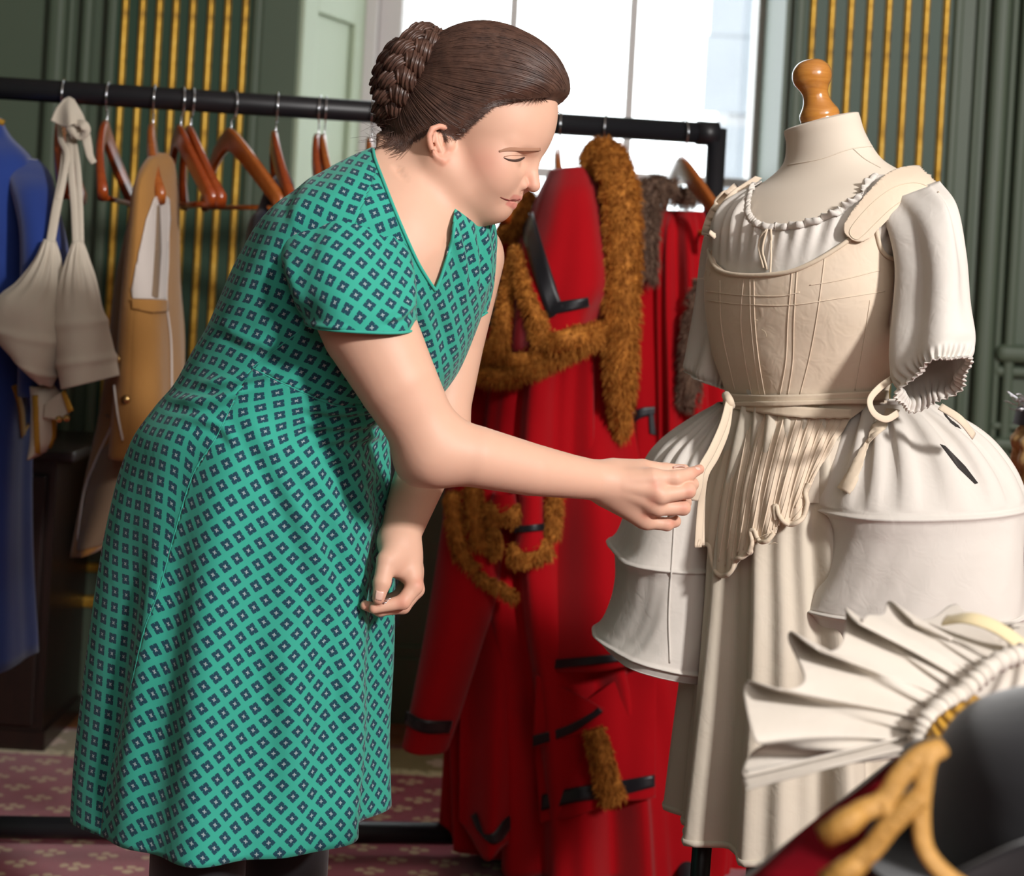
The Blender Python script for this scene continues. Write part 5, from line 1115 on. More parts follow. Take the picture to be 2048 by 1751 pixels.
for pts, a_, s_ in (([(470, 800), (560, 930), (640, 1120), (700, 1350)], .007, 26), ([(560, 870), (660, 1010), (730, 1200)], .006, 22), ([(640, 860), (720, 980), (760, 1120)], .005, 18), ([(385, 770), (470, 760), (560, 735)], .006, 11), ([(330, 800), (430, 800), (520, 760)], .006, 12), ([(360, 830), (440, 850), (480, 900)], .004, 12),
    ([(600, 845), (690, 850), (775, 832)], .007, 12), ([(620, 880), (700, 872), (775, 868)], .006, 12), ([(600, 812), (690, 822), (780, 808)], .005, 10), ([(640, 905), (710, 930), (770, 985)], .005, 14), ([(330, 1050), (300, 1250), (262, 1500), (240, 1680)], .007, 26), ([(420, 1100), (395, 1350), (380, 1650)], .004, 34), ([(560, 1250), (590, 1450), (600, 1690)], .006, 34), ([(690, 1300), (715, 1450), (725, 1640)], .007, 22),
    ([(560, 500), (600, 580), (625, 650)], .006, 14), ([(900, 440), (925, 520), (930, 620)], .0055, 10), ([(935, 440), (950, 520), (950, 600)], .005, 9), ([(965, 440), (975, 520), (970, 600)], .005, 8), ([(820, 560), (850, 640), (880, 740)], .004, 14), ([(880, 590), (905, 660), (915, 730)], .003, 12), ([(640, 345), (600, 400), (585, 460)], .003, 14), ([(430, 640), (500, 680), (560, 690)], .003, 14), ([(760, 470), (795, 540), (835, 600)], .004, 10)):
    disp += crease(v, pj, pts, a_, s_)
v = v + nrm * disp[:, None]; pj = proj(v)
TRUNK = bvh_of(v, f)
# printed cloth: coordinates in pattern repeats, one set for each cut panel
REP = 0.0193
Gd = v.reshape(G.shape); uu, vv = grid_uv(Gd); j0 = int(NU * 0.75); uu = np.concatenate([uu, uu[:, -1:]], 1)[:, :NU] - uu[:, j0:j0 + 1]
seam = np.array([(760, 318), (745, 360), (700, 470), (640, 610), (600, 660), (505, 735), (468, 800), (430, 878), (385, 950), (345, 1080), (318, 1180), (288, 1260), (262, 1370), (230, 1500), (205, 1600), (196, 1700)], float)
back = np.array(seam.tolist() + [(0, 1800), (0, 250), (760, 250)], float)
side = np.array([(505, 735), (600, 655), (640, 610), (760, 560), (800, 640), (830, 830), (770, 800), (680, 812), (570, 768)], float)
fc = pj[f].mean(1); isA = (poly_sd(back, fc[:, :2]) < 0) | (poly_sd(side, fc[:, :2]) < 0); isA |= ~nearv[f].any(1) & (fc[:, 0] < 500)
U, V_ = uu.ravel() / REP, vv.ravel() / REP
def rot(u, w, a): c, s_ = math.cos(a), math.sin(a); return u * c - w * s_, u * s_ + w * c
ra_, rb_ = rot(U, V_, 0.0), rot(U * 0.98, V_ * 1.02, math.radians(45))
fu = np.where(isA[:, None], ra_[0][f], rb_[0][f]); fv_ = np.where(isA[:, None], ra_[1][f], rb_[1][f])
# keep the wrap-around column whole
wrap = (fu.max(1) - fu.min(1)) > 6; fu[wrap] = fu[wrap][:, :1]
NECKW = np.array([(742, 282), (750, 318), (768, 362), (790, 418), (812, 470), (836, 522), (856, 556), (871, 579), (880, 556), (892, 520), (902, 480), (907, 445), (912, 405), (935, 370), (930, 240), (742, 240)], float)
NECKF = np.array([(742, 282), (790, 300), (860, 345), (912, 405), (935, 370), (930, 240), (742, 240)], float)
g = np.where(nearv, poly_sd(NECKW, pj[:, :2]), poly_sd(NECKF, pj[:, :2]))
# clip with per-corner pattern coordinates: unweld panels along the seams first
key = (f * 2 + isA[:, None]).ravel(); uk, inv = np.unique(key, return_inverse=True); v2 = v[uk // 2]; g2 = g[uk // 2]; uv2 = np.zeros((len(uk), 2)); uv2[inv, 0] = fu.ravel(); uv2[inv, 1] = fv_.ravel(); f2 = inv.reshape(f.shape)
v3, f3, uv3 = clip(v2, f2, g2, uv2)

m, t, b = nt('teal_printed_jersey'); uvn = N(t, 'ShaderNodeUVMap', uv_map='UVMap'); sx = N(t, 'ShaderNodeSeparateXYZ'); t.links.new(uvn.outputs[0], sx.inputs[0]); tc = N(t, 'ShaderNodeTexCoord').outputs['Object']
ax = math_(t, 'SUBTRACT', math_(t, 'FRACT', sx.outputs[0]), 0.5); ay = math_(t, 'SUBTRACT', math_(t, 'FRACT', sx.outputs[1]), 0.5)
px_, py_ = math_(t, 'ABSOLUTE', ax), math_(t, 'ABSOLUTE', ay); mxx, mnn = math_(t, 'MAXIMUM', px_, py_), math_(t, 'MINIMUM', px_, py_)
sq = math_(t, 'MULTIPLY', math_(t, 'LESS_THAN', mxx, 0.315), math_(t, 'LESS_THAN', math_(t, 'ADD', px_, py_), 0.595))
notch = math_(t, 'MULTIPLY', math_(t, 'LESS_THAN', mnn, 0.022), math_(t, 'GREATER_THAN', mxx, 0.25))
star = math_(t, 'MULTIPLY', math_(t, 'LESS_THAN', math_(t, 'SUBTRACT', mxx, mnn), 0.05), math_(t, 'LESS_THAN', mxx, 0.10))
dark = math_(t, 'MULTIPLY', sq, math_(t, 'MULTIPLY', math_(t, 'SUBTRACT', 1.0, notch), math_(t, 'SUBTRACT', 1.0, star)))
base = mixc(t, noise(t, tc, 6, 3), lin((56, 172, 150)), lin((48, 156, 136))); cc = mixc(t, math_(t, 'MULTIPLY', dark, 0.94), base, lin((16, 50, 74))); cc = mixc(t, math_(t, 'MULTIPLY', star, 0.55), cc, lin((190, 170, 190)))
t.links.new(cc, b.inputs['Base Color']); b.inputs['Roughness'].default_value = 0.8; b.inputs['Specular IOR Level'].default_value = 0.25; b.inputs['Sheen Weight'].default_value = 0.15
bump(t, b, math_(t, 'MULTIPLY', noise(t, tc, 26, 2, 0.5, 0.8), 0.9), 0.25, 0.004); M_dress = m
dress = mk('dress', v3, orient(v3, f3), M_dress, woman, uv=uv3, solid=0.002)
# keep the body inside the cloth
def sink(SV, bvh, mask, gap):
    SV = SV.copy()
    for i in np.nonzero(mask)[0]:
        loc, nn, _, dist = bvh.find_nearest(Vector(SV[i]))
        if loc is None: continue
        dd = (Vector(SV[i]) - loc).dot(nn)
        if dd > -gap: SV[i] = np.array(loc - nn * gap)
    return SV
fo = orient(v, f); TRUNK = bvh_of(v, fo); sp = proj(SKIN_V); Lh = hloc(SKIN_V)
mask = ((sp[:, 1] > 330) | (sp[:, 0] < 752)) & (sp[:, 0] > 300) & (sp[:, 0] < 925) & (SKIN_V[:, 2] > 0.55) & (np.linalg.norm(Lh - np.array([.05, .0, 0]), axis=1) > .115) & (poly_sd(NECKW, sp[:, :2]) > -60)
arm = np.zeros(len(SKIN_V), bool)
for a_, b_, r_ in ((SH, um, .085), (um, EL, .075), (EL, WR, .07), (SL, ELb, .06), (ELb, WL, .06), (WL, P(790, 1200, 2.08), .09)):
    e = b_ - a_; tt = np.clip((SKIN_V - a_) @ e / (e @ e), 0, 1); arm |= np.linalg.norm(SKIN_V - a_ - tt[:, None] * e, axis=1) < r_
SKIN_V = sink(SKIN_V, TRUNK, mask & ~arm, 0.006)
body = mk('body', SKIN_V, SKIN_F, M_skin, woman, colors=SKIN_C)

# neck band, seams, hems
def tband(name, pts, bv, r, n=90, lift=0.0005, ry=None, mat=None, par=dress):
    q = line_on(bv, pts, n, lift)
    return mk(name, *tube(q, r, 8, ry=ry, up=(0, -1, 0) if ry else None), mat or M_plainteal, par)
M_plainteal = cloth('teal_edge', lin((62, 176, 156)), None, 0.8, 1100, 0.1, 0.2, 0.2, 9)
tband('neck_band', [(746, 300), (751, 322), (767, 364), (789, 420), (811, 472), (835, 524), (855, 558), (870, 580)], TRUNK, 0.0022); tband('neck_band', [(871, 580), (881, 556), (893, 520), (904, 480), (909, 445)], TRUNK, 0.0022)
for s_ in (seam[6:15].tolist(), [(505, 735), (570, 768), (680, 812), (765, 802)], [(505, 735), (560, 692), (602, 660)]): tband('seam', s_, TRUNK, 0.0008, lift=-0.0002)
# sleeves
def sleeve(name, secs, nv=90, nu=150, rotd=45, fold=None, creases=()):
    global nearv_
    G = loft(secs, nv, nu, fold=fold); v, f = grid(G, close_u=True); f = np.array(orient(v, f)); pj = proj(v); nearv_ = v[:, 1] < G.mean(1)[:, 1].repeat(nu)
    nn = v - G.mean(1).repeat(nu, 0); nn /= np.linalg.norm(nn, axis=1)[:, None]
    for pts, a_, s_ in creases: v = v + nn * crease(v, pj, pts, a_, s_)[:, None]
    Gd = v.reshape(G.shape); uu, vv = grid_uv(Gd); j0 = int(nu * .75); uu = uu - uu[:, j0:j0 + 1]; U, W = rot(uu.ravel() / REP, vv.ravel() / REP, math.radians(rotd)); fu, fw = U[f], W[f]; wrap = (fu.max(1) - fu.min(1)) > 5; fu[wrap] = fu[wrap][:, :1]
    key, inv = np.unique((f + len(v) * wrap[:, None]).ravel(), return_inverse=True); v2 = v[key % len(v)]; uv = np.zeros((len(key), 2)); uv[inv, 0] = fu.ravel(); uv[inv, 1] = fw.ravel()
    o = mk(name, v2, inv.reshape(f.shape), M_dress, dress, uv=uv, solid=0.002); hemp = Gd[-1] + np.array([0, 0, 0.001]); mk('sleeve_hem', *tube(hemp[::2], 0.0020, 6, closed=True), M_plainteal, dress); return o
sleeve('sleeve', [(600, 400, 742, 352, 2.10, .045, -.02, 0), (566, 458, 782, 392, 2.06, .068, -.02, 0), (562, 520, 812, 470, 2.025, .078, -.015, 0), (582, 580, 828, 555, 2.0, .076, -.01, 0), (604, 622, 836, 620, 1.985, .073, 0, 0), (615, 648, 835, 660, 1.98, .071, 0, 0.004)], rotd=40,
    fold=lambda s, t: 0.002 * np.sin(5 * t + 6 * s), creases=(([(600, 640), (640, 652), (700, 655)], .004, 7), ([(570, 500), (590, 570), (612, 640)], .005, 12), ([(690, 420), (660, 470), (640, 560)], .003, 20), ([(800, 470), (818, 540), (828, 620)], .004, 9), ([(770, 430), (795, 520), (812, 600)], .003, 9), ([(760, 640), (800, 630), (832, 600)], .004, 8)))
sleeve('sleeve', [(880, 440, 975, 425, 2.24, .045, .01, 0), (890, 500, 992, 490, 2.26, .055, .01, 0), (895, 570, 990, 560, 2.28, .058, .01, 0), (902, 640, 982, 608, 2.29, .056, .01, 0), (905, 664, 976, 624, 2.29, .054, .01, 0)], rotd=45)

# nails, brow, lashes, a sliver of the lowered eye
def nail(c, n, w, l, along):
    n = np.array(n, float); n /= np.linalg.norm(n); a = np.array(along, float); a -= n * (a @ n); a /= np.linalg.norm(a); s_ = np.cross(n, a); G = []
    for i in np.linspace(-1, 1, 7): G.append([c + a * i * l / 2 + s_ * j * w / 2 * (1 - .18 * max(0, i)) - n * (.0012 * j * j + .0006 * i * i) for j in np.linspace(-1, 1, 7)])
    v_, f_ = grid(np.array(G)); mk('nail', v_, orient(v_, f_, 'cam'), M_nail, body, solid=0.0005)
BODYB = bvh_of(SKIN_V, SKIN_F)
for (x, y), w, l, al in (((758, 1191), .0105, .012, P(755, 1205, 2.05) - P(764, 1165, 2.05)), ((1396, 936), .006, .009, P(1400, 936, 2.1) - P(1380, 945, 2.1))):
    h, nn = cast(BODYB, x, y, 0.0006, 2.06); nail(h, nn, w, l, al)
mk('nail', *ribbon(catmull(PA([(1346, 934, 2.098), (1358, 931, 2.100), (1370, 932, 2.104)], 0), 10), .005, (0, -.3, 1), .0006), M_nail, body)
bp = line_on(BODYB, [(998, 303), (1015, 299), (1040, 297), (1065, 297), (1080, 297)], 24, 0.0004, 2.06); mk('eyebrow', *tube(bp, np.interp(np.linspace(0, 1, len(bp)), [0, .5, 1], [.0012, .0034, .0030]), 8, ry=0.0004, up=(0, -1, 0)), M_brow, body)
lp = line_on(BODYB, [(1007, 315), (1016, 319), (1028, 321), (1040, 319), (1049, 314)], 20, 0.0003, 2.06); mk('eyelashes', *tube(lp, np.interp(np.linspace(0, 1, len(lp)), [0, .3, .7, 1], [.0004, .0013, .0019, .0010]), 6), M_lash, body)
lp = line_on(BODYB, [(1008, 313), (1022, 311), (1040, 311), (1054, 309)], 20, 0.0001, 2.06); mk('lid_crease', *tube(lp, 0.0005, 6), M_brow, body)

M_mouth = plain('mouth_line', lin((120, 52, 48)), 0.6)
lp = line_on(BODYB, [(1001, 394), (1010, 398), (1022, 401), (1034, 400), (1040, 398)], 20, 0.0001, 2.06); mk('mouth_line', *tube(lp, np.interp(np.linspace(0, 1, len(lp)), [0, .5, 1], [.0005, .0012, .0006]), 6), M_mouth, body)

# ---- hair: smooth cap drawn back, braided bun, loose wisps
HR = SDF(); HR.ell(H(.014, .084), (.100, .094, .080), RH, .02); HR.ell(H(-.012, .030), (.068, .062, .068), RH, .03); HR.ell(H(.056, .105), (.060, .060, .066), RH, .03); HR.cone(H(-.035, .0, 0), H(-.02, .03, 0), .048, .055, .03)
v, f = HR.mesh(0.0034, 0.0); v = HR.snap(v, 2); Lh = hloc(v)
HL = np.array([(.30, .125), (.118, .122), (.105, .112), (.080, .094), (.052, .070), (.036, .038), (.024, .014), (.013, .006), (.003, .015), (-.012, .006), (-.026, -.012), (-.052, -.026), (-.30, -.03)])
hl = np.interp(-Lh[:, 0], -HL[:, 0], HL[:, 1]); g = (Lh[:, 1] - hl); v, f, g = clip(v, f, g, g[:, None]); g = g[:, 0]
def settle(v, g):
    d = B(v) - 0.0006; gr = B.grad(v); gr /= np.linalg.norm(gr, axis=1)[:, None] + 1e-6; w = np.exp(-(g / 0.010) ** 2); return v - gr * (np.clip(d, -.02, .03) * w)[:, None]
v = settle(v, g)
m, t, b = nt('brown_hair'); tc = N(t, 'ShaderNodeTexCoord').outputs['Object']; nz = noise(t, tc, 70, 4, 0.6); t.links.new(ramp(t, nz, [(0.3, lin((66, 46, 39))), (0.7, lin((96, 68, 56)))]), b.inputs['Base Color']); b.inputs['Roughness'].default_value = 0.42; b.inputs['Specular IOR Level'].default_value = 0.45; b.inputs['Anisotropic'].default_value = 0.5; M_hair = m
hair = mk('hair', v, f, M_hair, woman, solid=0.0)
BUN = H(-.070, .064, 0.0)
# short hairs that soften the hairline
rgh = np.random.default_rng(11); e0 = v[np.nonzero(g < 1e-5)[0]]; e0 = e0[hloc(e0)[:, 0] < .098]; e0 = np.repeat(e0, 4, 0) + rgh.normal(size=(len(e0) * 4, 3)) * 0.0009
fl = BUN - e0; fl /= np.linalg.norm(fl, axis=1)[:, None]; fl = fl + 0.18 * rgh.normal(size=fl.shape); a_ = B.snap(e0 - fl * rgh.uniform(.0005, .0045, len(e0))[:, None], 2, 0.0003); b_ = B.snap(e0 + fl * 0.003, 1, 0.0010); c_ = e0 + fl * 0.012; gr = HR.grad(c_); c_ = HR.snap(c_, 2, 0.0003)
pt = np.stack([a_, a_ * .5 + b_ * .5, b_, b_ * .5 + c_ * .5, c_], 1); T_ = np.gradient(pt, axis=1); sd_ = np.cross(T_, HS); sd_ /= np.linalg.norm(sd_, axis=2)[..., None] + 1e-9; w_ = np.array([.00004, .00012, .0002, .0002, .0001])[None, :, None]
G3 = np.stack([pt - sd_ * w_, pt + sd_ * w_], 2); n_ = len(pt); o_ = (np.arange(n_) * 10)[:, None]; q_ = np.concatenate([o_ + np.array([[2 * i, 2 * i + 1, 2 * i + 3, 2 * i + 2]]) for i in range(4)]); HLINE = (G3.reshape(-1, 3), q_)
mk('hairline_wisps', *HLINE, M_hair, hair)
# strands lie on the cap and run to the bun
rg = np.random.default_rng(3); tri = [(q[0], q[i], q[i + 1]) for q in (f.tolist() if isinstance(f, np.ndarray) else f) for i in range(1, len(q) - 1)]; tri = np.array(tri)
gm = g[tri].min(1); tri = tri[gm > 0.004]; nS = 3600; ar = np.linalg.norm(np.cross(v[tri[:, 1]] - v[tri[:, 0]], v[tri[:, 2]] - v[tri[:, 0]]), axis=1); i_ = rg.choice(len(tri), nS, p=ar / ar.sum()); p = v[tri[i_]].mean(1); steps = [p.copy()]
lift = rg.uniform(0.0002, 0.0016, nS)
for k in range(13):
    d = BUN - p + 0.012 * rg.normal(size=(nS, 1)) * HS; gr = HR.grad(p); gr /= np.linalg.norm(gr, axis=1)[:, None]; d -= gr * (d * gr).sum(1)[:, None]; dn = np.linalg.norm(d, axis=1)[:, None]; p = p + d / (dn + 1e-6) * np.minimum(0.008, dn * .6 + 1e-5); p = HR.snap(p, 1)
    gr = HR.grad(p); gr /= np.linalg.norm(gr, axis=1)[:, None]; steps.append(p + gr * (lift * math.sin(math.pi * (k + 1) / 14) ** .7)[:, None])
S_ = np.stack(steps, 1); _L = hloc(S_.reshape(-1, 3)); S_ = settle(S_.reshape(-1, 3), np.maximum(_L[:, 1] - np.interp(-_L[:, 0], -HL[:, 0], HL[:, 1]), 0)).reshape(S_.shape)                       # strand, step, xyz
T_ = np.gradient(S_, axis=1); T_ /= np.linalg.norm(T_, axis=2)[..., None] + 1e-9; gr = HR.grad(S_.reshape(-1, 3)).reshape(S_.shape); sd_ = np.cross(T_, gr); sd_ /= np.linalg.norm(sd_, axis=2)[..., None] + 1e-9; gr /= np.linalg.norm(gr, axis=2)[..., None] + 1e-9
w_ = 0.00055 * np.sin(np.linspace(0.35, 2.9, 14))[None, :, None]; G3 = np.stack([S_ - sd_ * w_, S_ + gr * w_, S_ + sd_ * w_], 2)   # n,14,3,3
nv_ = 14 * 3; base_i = (np.arange(nS) * nv_)[:, None, None]; ii = np.arange(13)[None, :, None] * 3; jj = np.arange(2)[None, None, :]; q0 = base_i + ii + jj; fq = np.stack([q0, q0 + 1, q0 + 4, q0 + 3], -1).reshape(-1, 4)
mk('hair_strands', G3.reshape(-1, 3), fq, M_hair, hair)
# braided bun
def ring(phi, rad, off): return BUN + off * (-HF) + rad * (np.cos(phi)[:, None] * HU + np.sin(phi)[:, None] * HS)
bun = mk('bun', *lathe([(0, -.012), (.040, -.010), (.046, .004), (.036, .020), (.018, .028), (0, .030)], BUN, -HF, 40), M_hair, hair)
phi = np.linspace(0, 2 * np.pi, 200, endpoint=False)
for rad0, off0, A_, B_, nb_, r_, ph0 in ((.055, .010, .016, .010, 6, .0145, 0.0), (.026, .036, .012, .008, 4, .0125, 0.6)):
    for k in range(3):
        q = nb_ * phi + 2 * np.pi * k / 3; x = A_ * np.sin(q); y = B_ * np.sin(2 * q)
        pth = BUN + (off0 + x)[:, None] * (-HF) + (rad0 + y)[:, None] * (np.cos(phi + ph0)[:, None] * HU + np.sin(phi + ph0)[:, None] * HS); T_ = np.roll(pth, -1, 0) - np.roll(pth, 1, 0); T_ /= np.linalg.norm(T_, axis=1)[:, None]
        N_ = -HF - T_ * (T_ @ -HF)[:, None]; N_ /= np.linalg.norm(N_, axis=1)[:, None]; B2 = np.cross(T_, N_); rr_ = r_ * (0.92 + 0.16 * np.cos(2 * q)); lk = [tube(pth, rr_ * 0.86, 10, closed=True)]
        for j in range(16):
            an = 2 * np.pi * j / 16 + 0.25 * math.sin(j * 2.3); lk.append(tube(pth + (N_ * math.cos(an) + B2 * math.sin(an)) * (rr_ * (0.86 + 0.05 * math.sin(j * 5.1)))[:, None], 0.0017 + 0.0004 * math.sin(j * 3.7), 5, closed=True))
        mk('braid_strand', *join(*lk), M_hair, bun)
# fine hairs along the braid
wv_, wf_ = [], []
for k in range(60):
    a = H(random.uniform(-.07, -.045), random.uniform(-.03, .02), random.uniform(.0, .05)); d_ = -HF * random.uniform(.01, .05) + HU * random.uniform(-.05, .01) + HS * random.uniform(-.01, .02)
    pth = catmull(np.array([a, a + d_ * .5 + HF * random.uniform(-.008, .008), a + d_ + HU * random.uniform(-.012, .012)]), 9); wv_.append(tube(pth, np.linspace(.00030, .0001, 9), 4))
mk('loose_wisps', *join(*wv_), M_hair, hair)
# nape hair
nv2 = []; pp_ = []
for k in range(160):
    a = H(random.uniform(-.055, -.026), random.uniform(-.026, -.004), random.uniform(.030, .058)); pp_.append(catmull(np.array([a + HU * .02 - HF * .012, a + HS * .004, a - HU * random.uniform(.008, .03) - HF * random.uniform(.0, .015) + HS * .002]), 8))
pp_ = B.snap(np.concatenate(pp_), 2, 0.0015).reshape(160, 8, 3)
for pth in pp_: nv2.append(tube(pth, np.linspace(.0004, .00015, 8), 4))
mk('nape_wisps', *join(*nv2), M_hair, hair)
# pins held between finger and thumb
pins = empty('dressmaking_pins', tuple(P(775, 1204, 2.055)), 'steel pins pinched between the fingers of the woman\'s lowered hand', 'pins')
for a_, b_ in (((762, 1202), (782, 1196)), ((766, 1205), (776, 1201)), ((760, 1206), (773, 1205))): mk('pin', *tube(PA([(a_[0], a_[1], 2.052), (b_[0], b_[1], 2.050)], 0), 0.0006, 6), M_chrome, pins)

# tights and shoes below the hem
M_tight = cloth('black_tights', lin((36, 33, 36)), None, 0.7, 1500, 0.3, 0.3, 0.05, 5); M_shoe = plain('black_leather', lin((24, 22, 22)), 0.4)
for (hx, hd), (kx, kd), (ax, ad) in (((440, 2.12), (400, 2.10), (390, 2.14)), ((560, 2.26), (570, 2.24), (560, 2.28))):
    hp, kn = P(hx, 1040, hd), P(kx, 1640, kd); an = np.array([P(ax, 1900, ad)[0], ad, 0.09]); pts = [(hp + kn) / 2, hp * .2 + kn * .8, kn, kn + (an - kn) * .3, kn + (an - kn) * .7, an, an + (0, 0, -.03)]
    mk('tights_leg', *tube(catmull(np.array(pts), 40), np.interp(np.linspace(0, 1, 40), np.linspace(0, 1, 7), [.081, .067, .061, .061, .048, .040, .038]), 24), M_tight, woman)
    mk('shoe', *tube(catmull(np.array([an + (-.045, .005, -.045), an + (-.02, 0, -.045), an + (.06, -.012, -.047), an + (.13, -.025, -.055), an + (.19, -.035, -.064)]), 30), np.interp(np.linspace(0, 1, 30), [0, .15, .5, .8, 1], [.02, .042, .043, .036, .008]), 20, ry=np.interp(np.linspace(0, 1, 30), [0, .15, .5, .8, 1], [.02, .043, .036, .026, .008]), up=(0, 0, 1)), M_shoe, woman)
# ------------------------------------------------------------------ foreground table and what lies on it
M_velvet = cloth('crimson_velvet', lin((128, 8, 22)), lin((70, 4, 14)), 0.95, 500, 0.0, 0.03, 0.6, 14)
M_felt = cloth('black_felt', lin((22, 22, 27)), None, 0.75, 800, 0.4, 0.25, 0.15, 9)
M_cord = plain('gold_cord', lin((176, 130, 60)), 0.6, 0.1, 0.5, 180, 0.3, 0, 0.5)
M_linen2 = cloth('cap_linen', lin((230, 222, 212)), lin((216, 204, 188)), 0.9, 1000, 0.2, 0.2, 0.3, 10, 0.12)
M_yel = cloth('yellow_silk', lin((206, 156, 46)), lin((178, 128, 30)), 0.55, 700, 0.2, 0.4, 0.3, 30)
M_palegold = cloth('pale_gold_ribbon', lin((226, 208, 166)), None, 0.8, 700, 0.2, 0.3, 0.2, 20)
TZ = 0.85
def plane_pt(px, py, z):
    d = CF + (px - CX) / F * CR + (CY - py) / F * CU; return CAM + d * ((z - CAMH) / d[2])
q1, q2 = plane_pt(1470, 1751, TZ), plane_pt(1784, 1506, TZ); ed = (q2 - q1) / np.linalg.norm(q2 - q1); a0, a1 = q1 - ed * 0.55, q2 + ed * 0.14
pr_ = np.array([ed[1], -ed[0], 0.0]); W_ = 0.80
tb2 = empty('display_table', tuple(((a0 + a1) / 2 + pr_ * W_ / 2) * (1, 1, 0)), 'trestle table in the near corner covered with crimson velvet', 'table')
c4 = [a0, a1, a1 + pr_ * W_, a0 + pr_ * W_]
def slab(pts, z0, z1): v = [(p[0], p[1], z1) for p in pts] + [(p[0], p[1], z0) for p in pts]; n = len(pts); return v, [list(range(n)), list(range(n, 2 * n))[::-1]] + [[i, (i + 1) % n, n + (i + 1) % n, n + i] for i in range(n)]
bevel(mk('tabletop', *slab(c4, TZ - 0.036, TZ - 0.008), M_dark, tb2, smooth=False), 0.003, 1)
for p in c4:
    c_ = (a0 + a1) / 2 + pr_ * W_ / 2; q = p + (c_ - p) * 0.12; mk('leg', *lathe([(0, 0), (.018, 0), (.022, .02), (.026, TZ - .04), (0, TZ - .036)], (q[0], q[1], 0.008), seg=16), M_dark, tb2)
# velvet cloth with soft puckers, hanging over every edge
nx, ny = 90, 70; uu_, ww_ = np.meshgrid(np.linspace(-.015, 1.015, nx), np.linspace(-.02, 1.02, ny)); L_ = np.linalg.norm(a1 - a0)
Gx = a0 + uu_[..., None] * (a1 - a0) + ww_[..., None] * pr_ * W_; Gx[..., 2] = TZ - 0.003 + 0.0022 * np.sin(uu_ * 31 + 3 * np.sin(ww_ * 9)) + 0.002 * np.sin(ww_ * 37 + 2 * np.sin(uu_ * 12))
edge_ = np.minimum(np.minimum(uu_, 1 - uu_) * L_, np.minimum(ww_, 1 - ww_) * W_); Gx[..., 2] -= 0.16 * smoothstep(0.004, -0.014, edge_)
v, f = grid(Gx); mk('velvet_cloth', v, f, M_velvet, None, solid=0.002, label='crimson velvet cloth spread over the table in the near corner', cat='tablecloth')

# black cocked hat with gold cord
hc = P(2135, 1640, 1.17); hc[2] = TZ + 0.006
hat = empty('cocked_hat', tuple(hc), 'black felt cocked hat with gold cord lying on the velvet', 'hat')
th = np.linspace(0, 2 * np.pi, 120, endpoint=False)
prf = [(0.095, 0.0), (0.097, .03), (0.096, .055), (0.090, .085), (0.074, .108), (0.045, .124), (0.015, .130), (0.0, .130)]
mk('crown', *lathe(catmull(np.array(prf), 50), hc + (0, 0, .004), seg=64), M_felt, hat)
rr = np.linspace(0.094, 0.142, 26)[:, None]; up_ = (0.5 + 0.5 * np.cos(3 * (th[None] - 2.25))) ** 1.4; kk = (rr - 0.094) / 0.048
Gb = np.stack([hc[0] + (rr - .020 * kk * up_) * np.cos(th)[None], hc[1] + (rr - .020 * kk * up_) * np.sin(th)[None], hc[2] + 0.004 + 0.062 * kk ** 1.4 * up_ + 0 * rr], -1)
v, f = grid(Gb, close_u=True); mk('brim', v, f, M_felt, hat, solid=0.004); HATB = bvh_of(v, f)
for q, r_ in (([(1885, 1492, 1.10), (1858, 1512, 1.09), (1846, 1570, 1.085), (1842, 1640, 1.08), (1852, 1700, 1.075), (1890, 1748, 1.07), (1950, 1790, 1.065)], .0080), ([(1880, 1496, 1.095), (1840, 1512, 1.09), (1800, 1552, 1.085), (1768, 1600, 1.08), (1722, 1622, 1.075), (1694, 1640, 1.075)], .0085), ([(1842, 1592, 1.078), (1812, 1618, 1.076), (1778, 1652, 1.074), (1740, 1700, 1.072), (1692, 1738, 1.07)], .0085), ([(1768, 1602, 1.078), (1780, 1640, 1.076), (1752, 1680, 1.074)], .007)):
    p = catmull(PA(q, 0), 60); mk('gold_cord', *tube(p, r_ * .85, 12, ry=r_ * .4, up=(0.2, -1, 0.7)), M_cord, hat)
for x, y in ((1696, 1642), (1700, 1736)): mk('tassel', *lathe([(0, -.022), (.008, -.020), (.009, 0), (.006, .012), (0, .014)], P(x, y, 1.073), (1, 0.2, 0.6), 20), M_cord, hat)
back_ = catmull(PA([(1795, 1490, 1.30), (1830, 1478, 1.28), (1880, 1462, 1.25), (1940, 1440, 1.24)], 0), 20)
sheet('turned_brim', curtain([(1808, 1490, 1.31), (1860, 1478, 1.29), (1920, 1460, 1.27), (2000, 1420, 1.25)], [(1752, 1612, 1.22), (1800, 1600, 1.20), (1870, 1580, 1.17), (2000, 1560, 1.15)], 30, 30, lambda s, t: 0.006 * np.sin(6 * t)), M_felt, hat, 0.004)

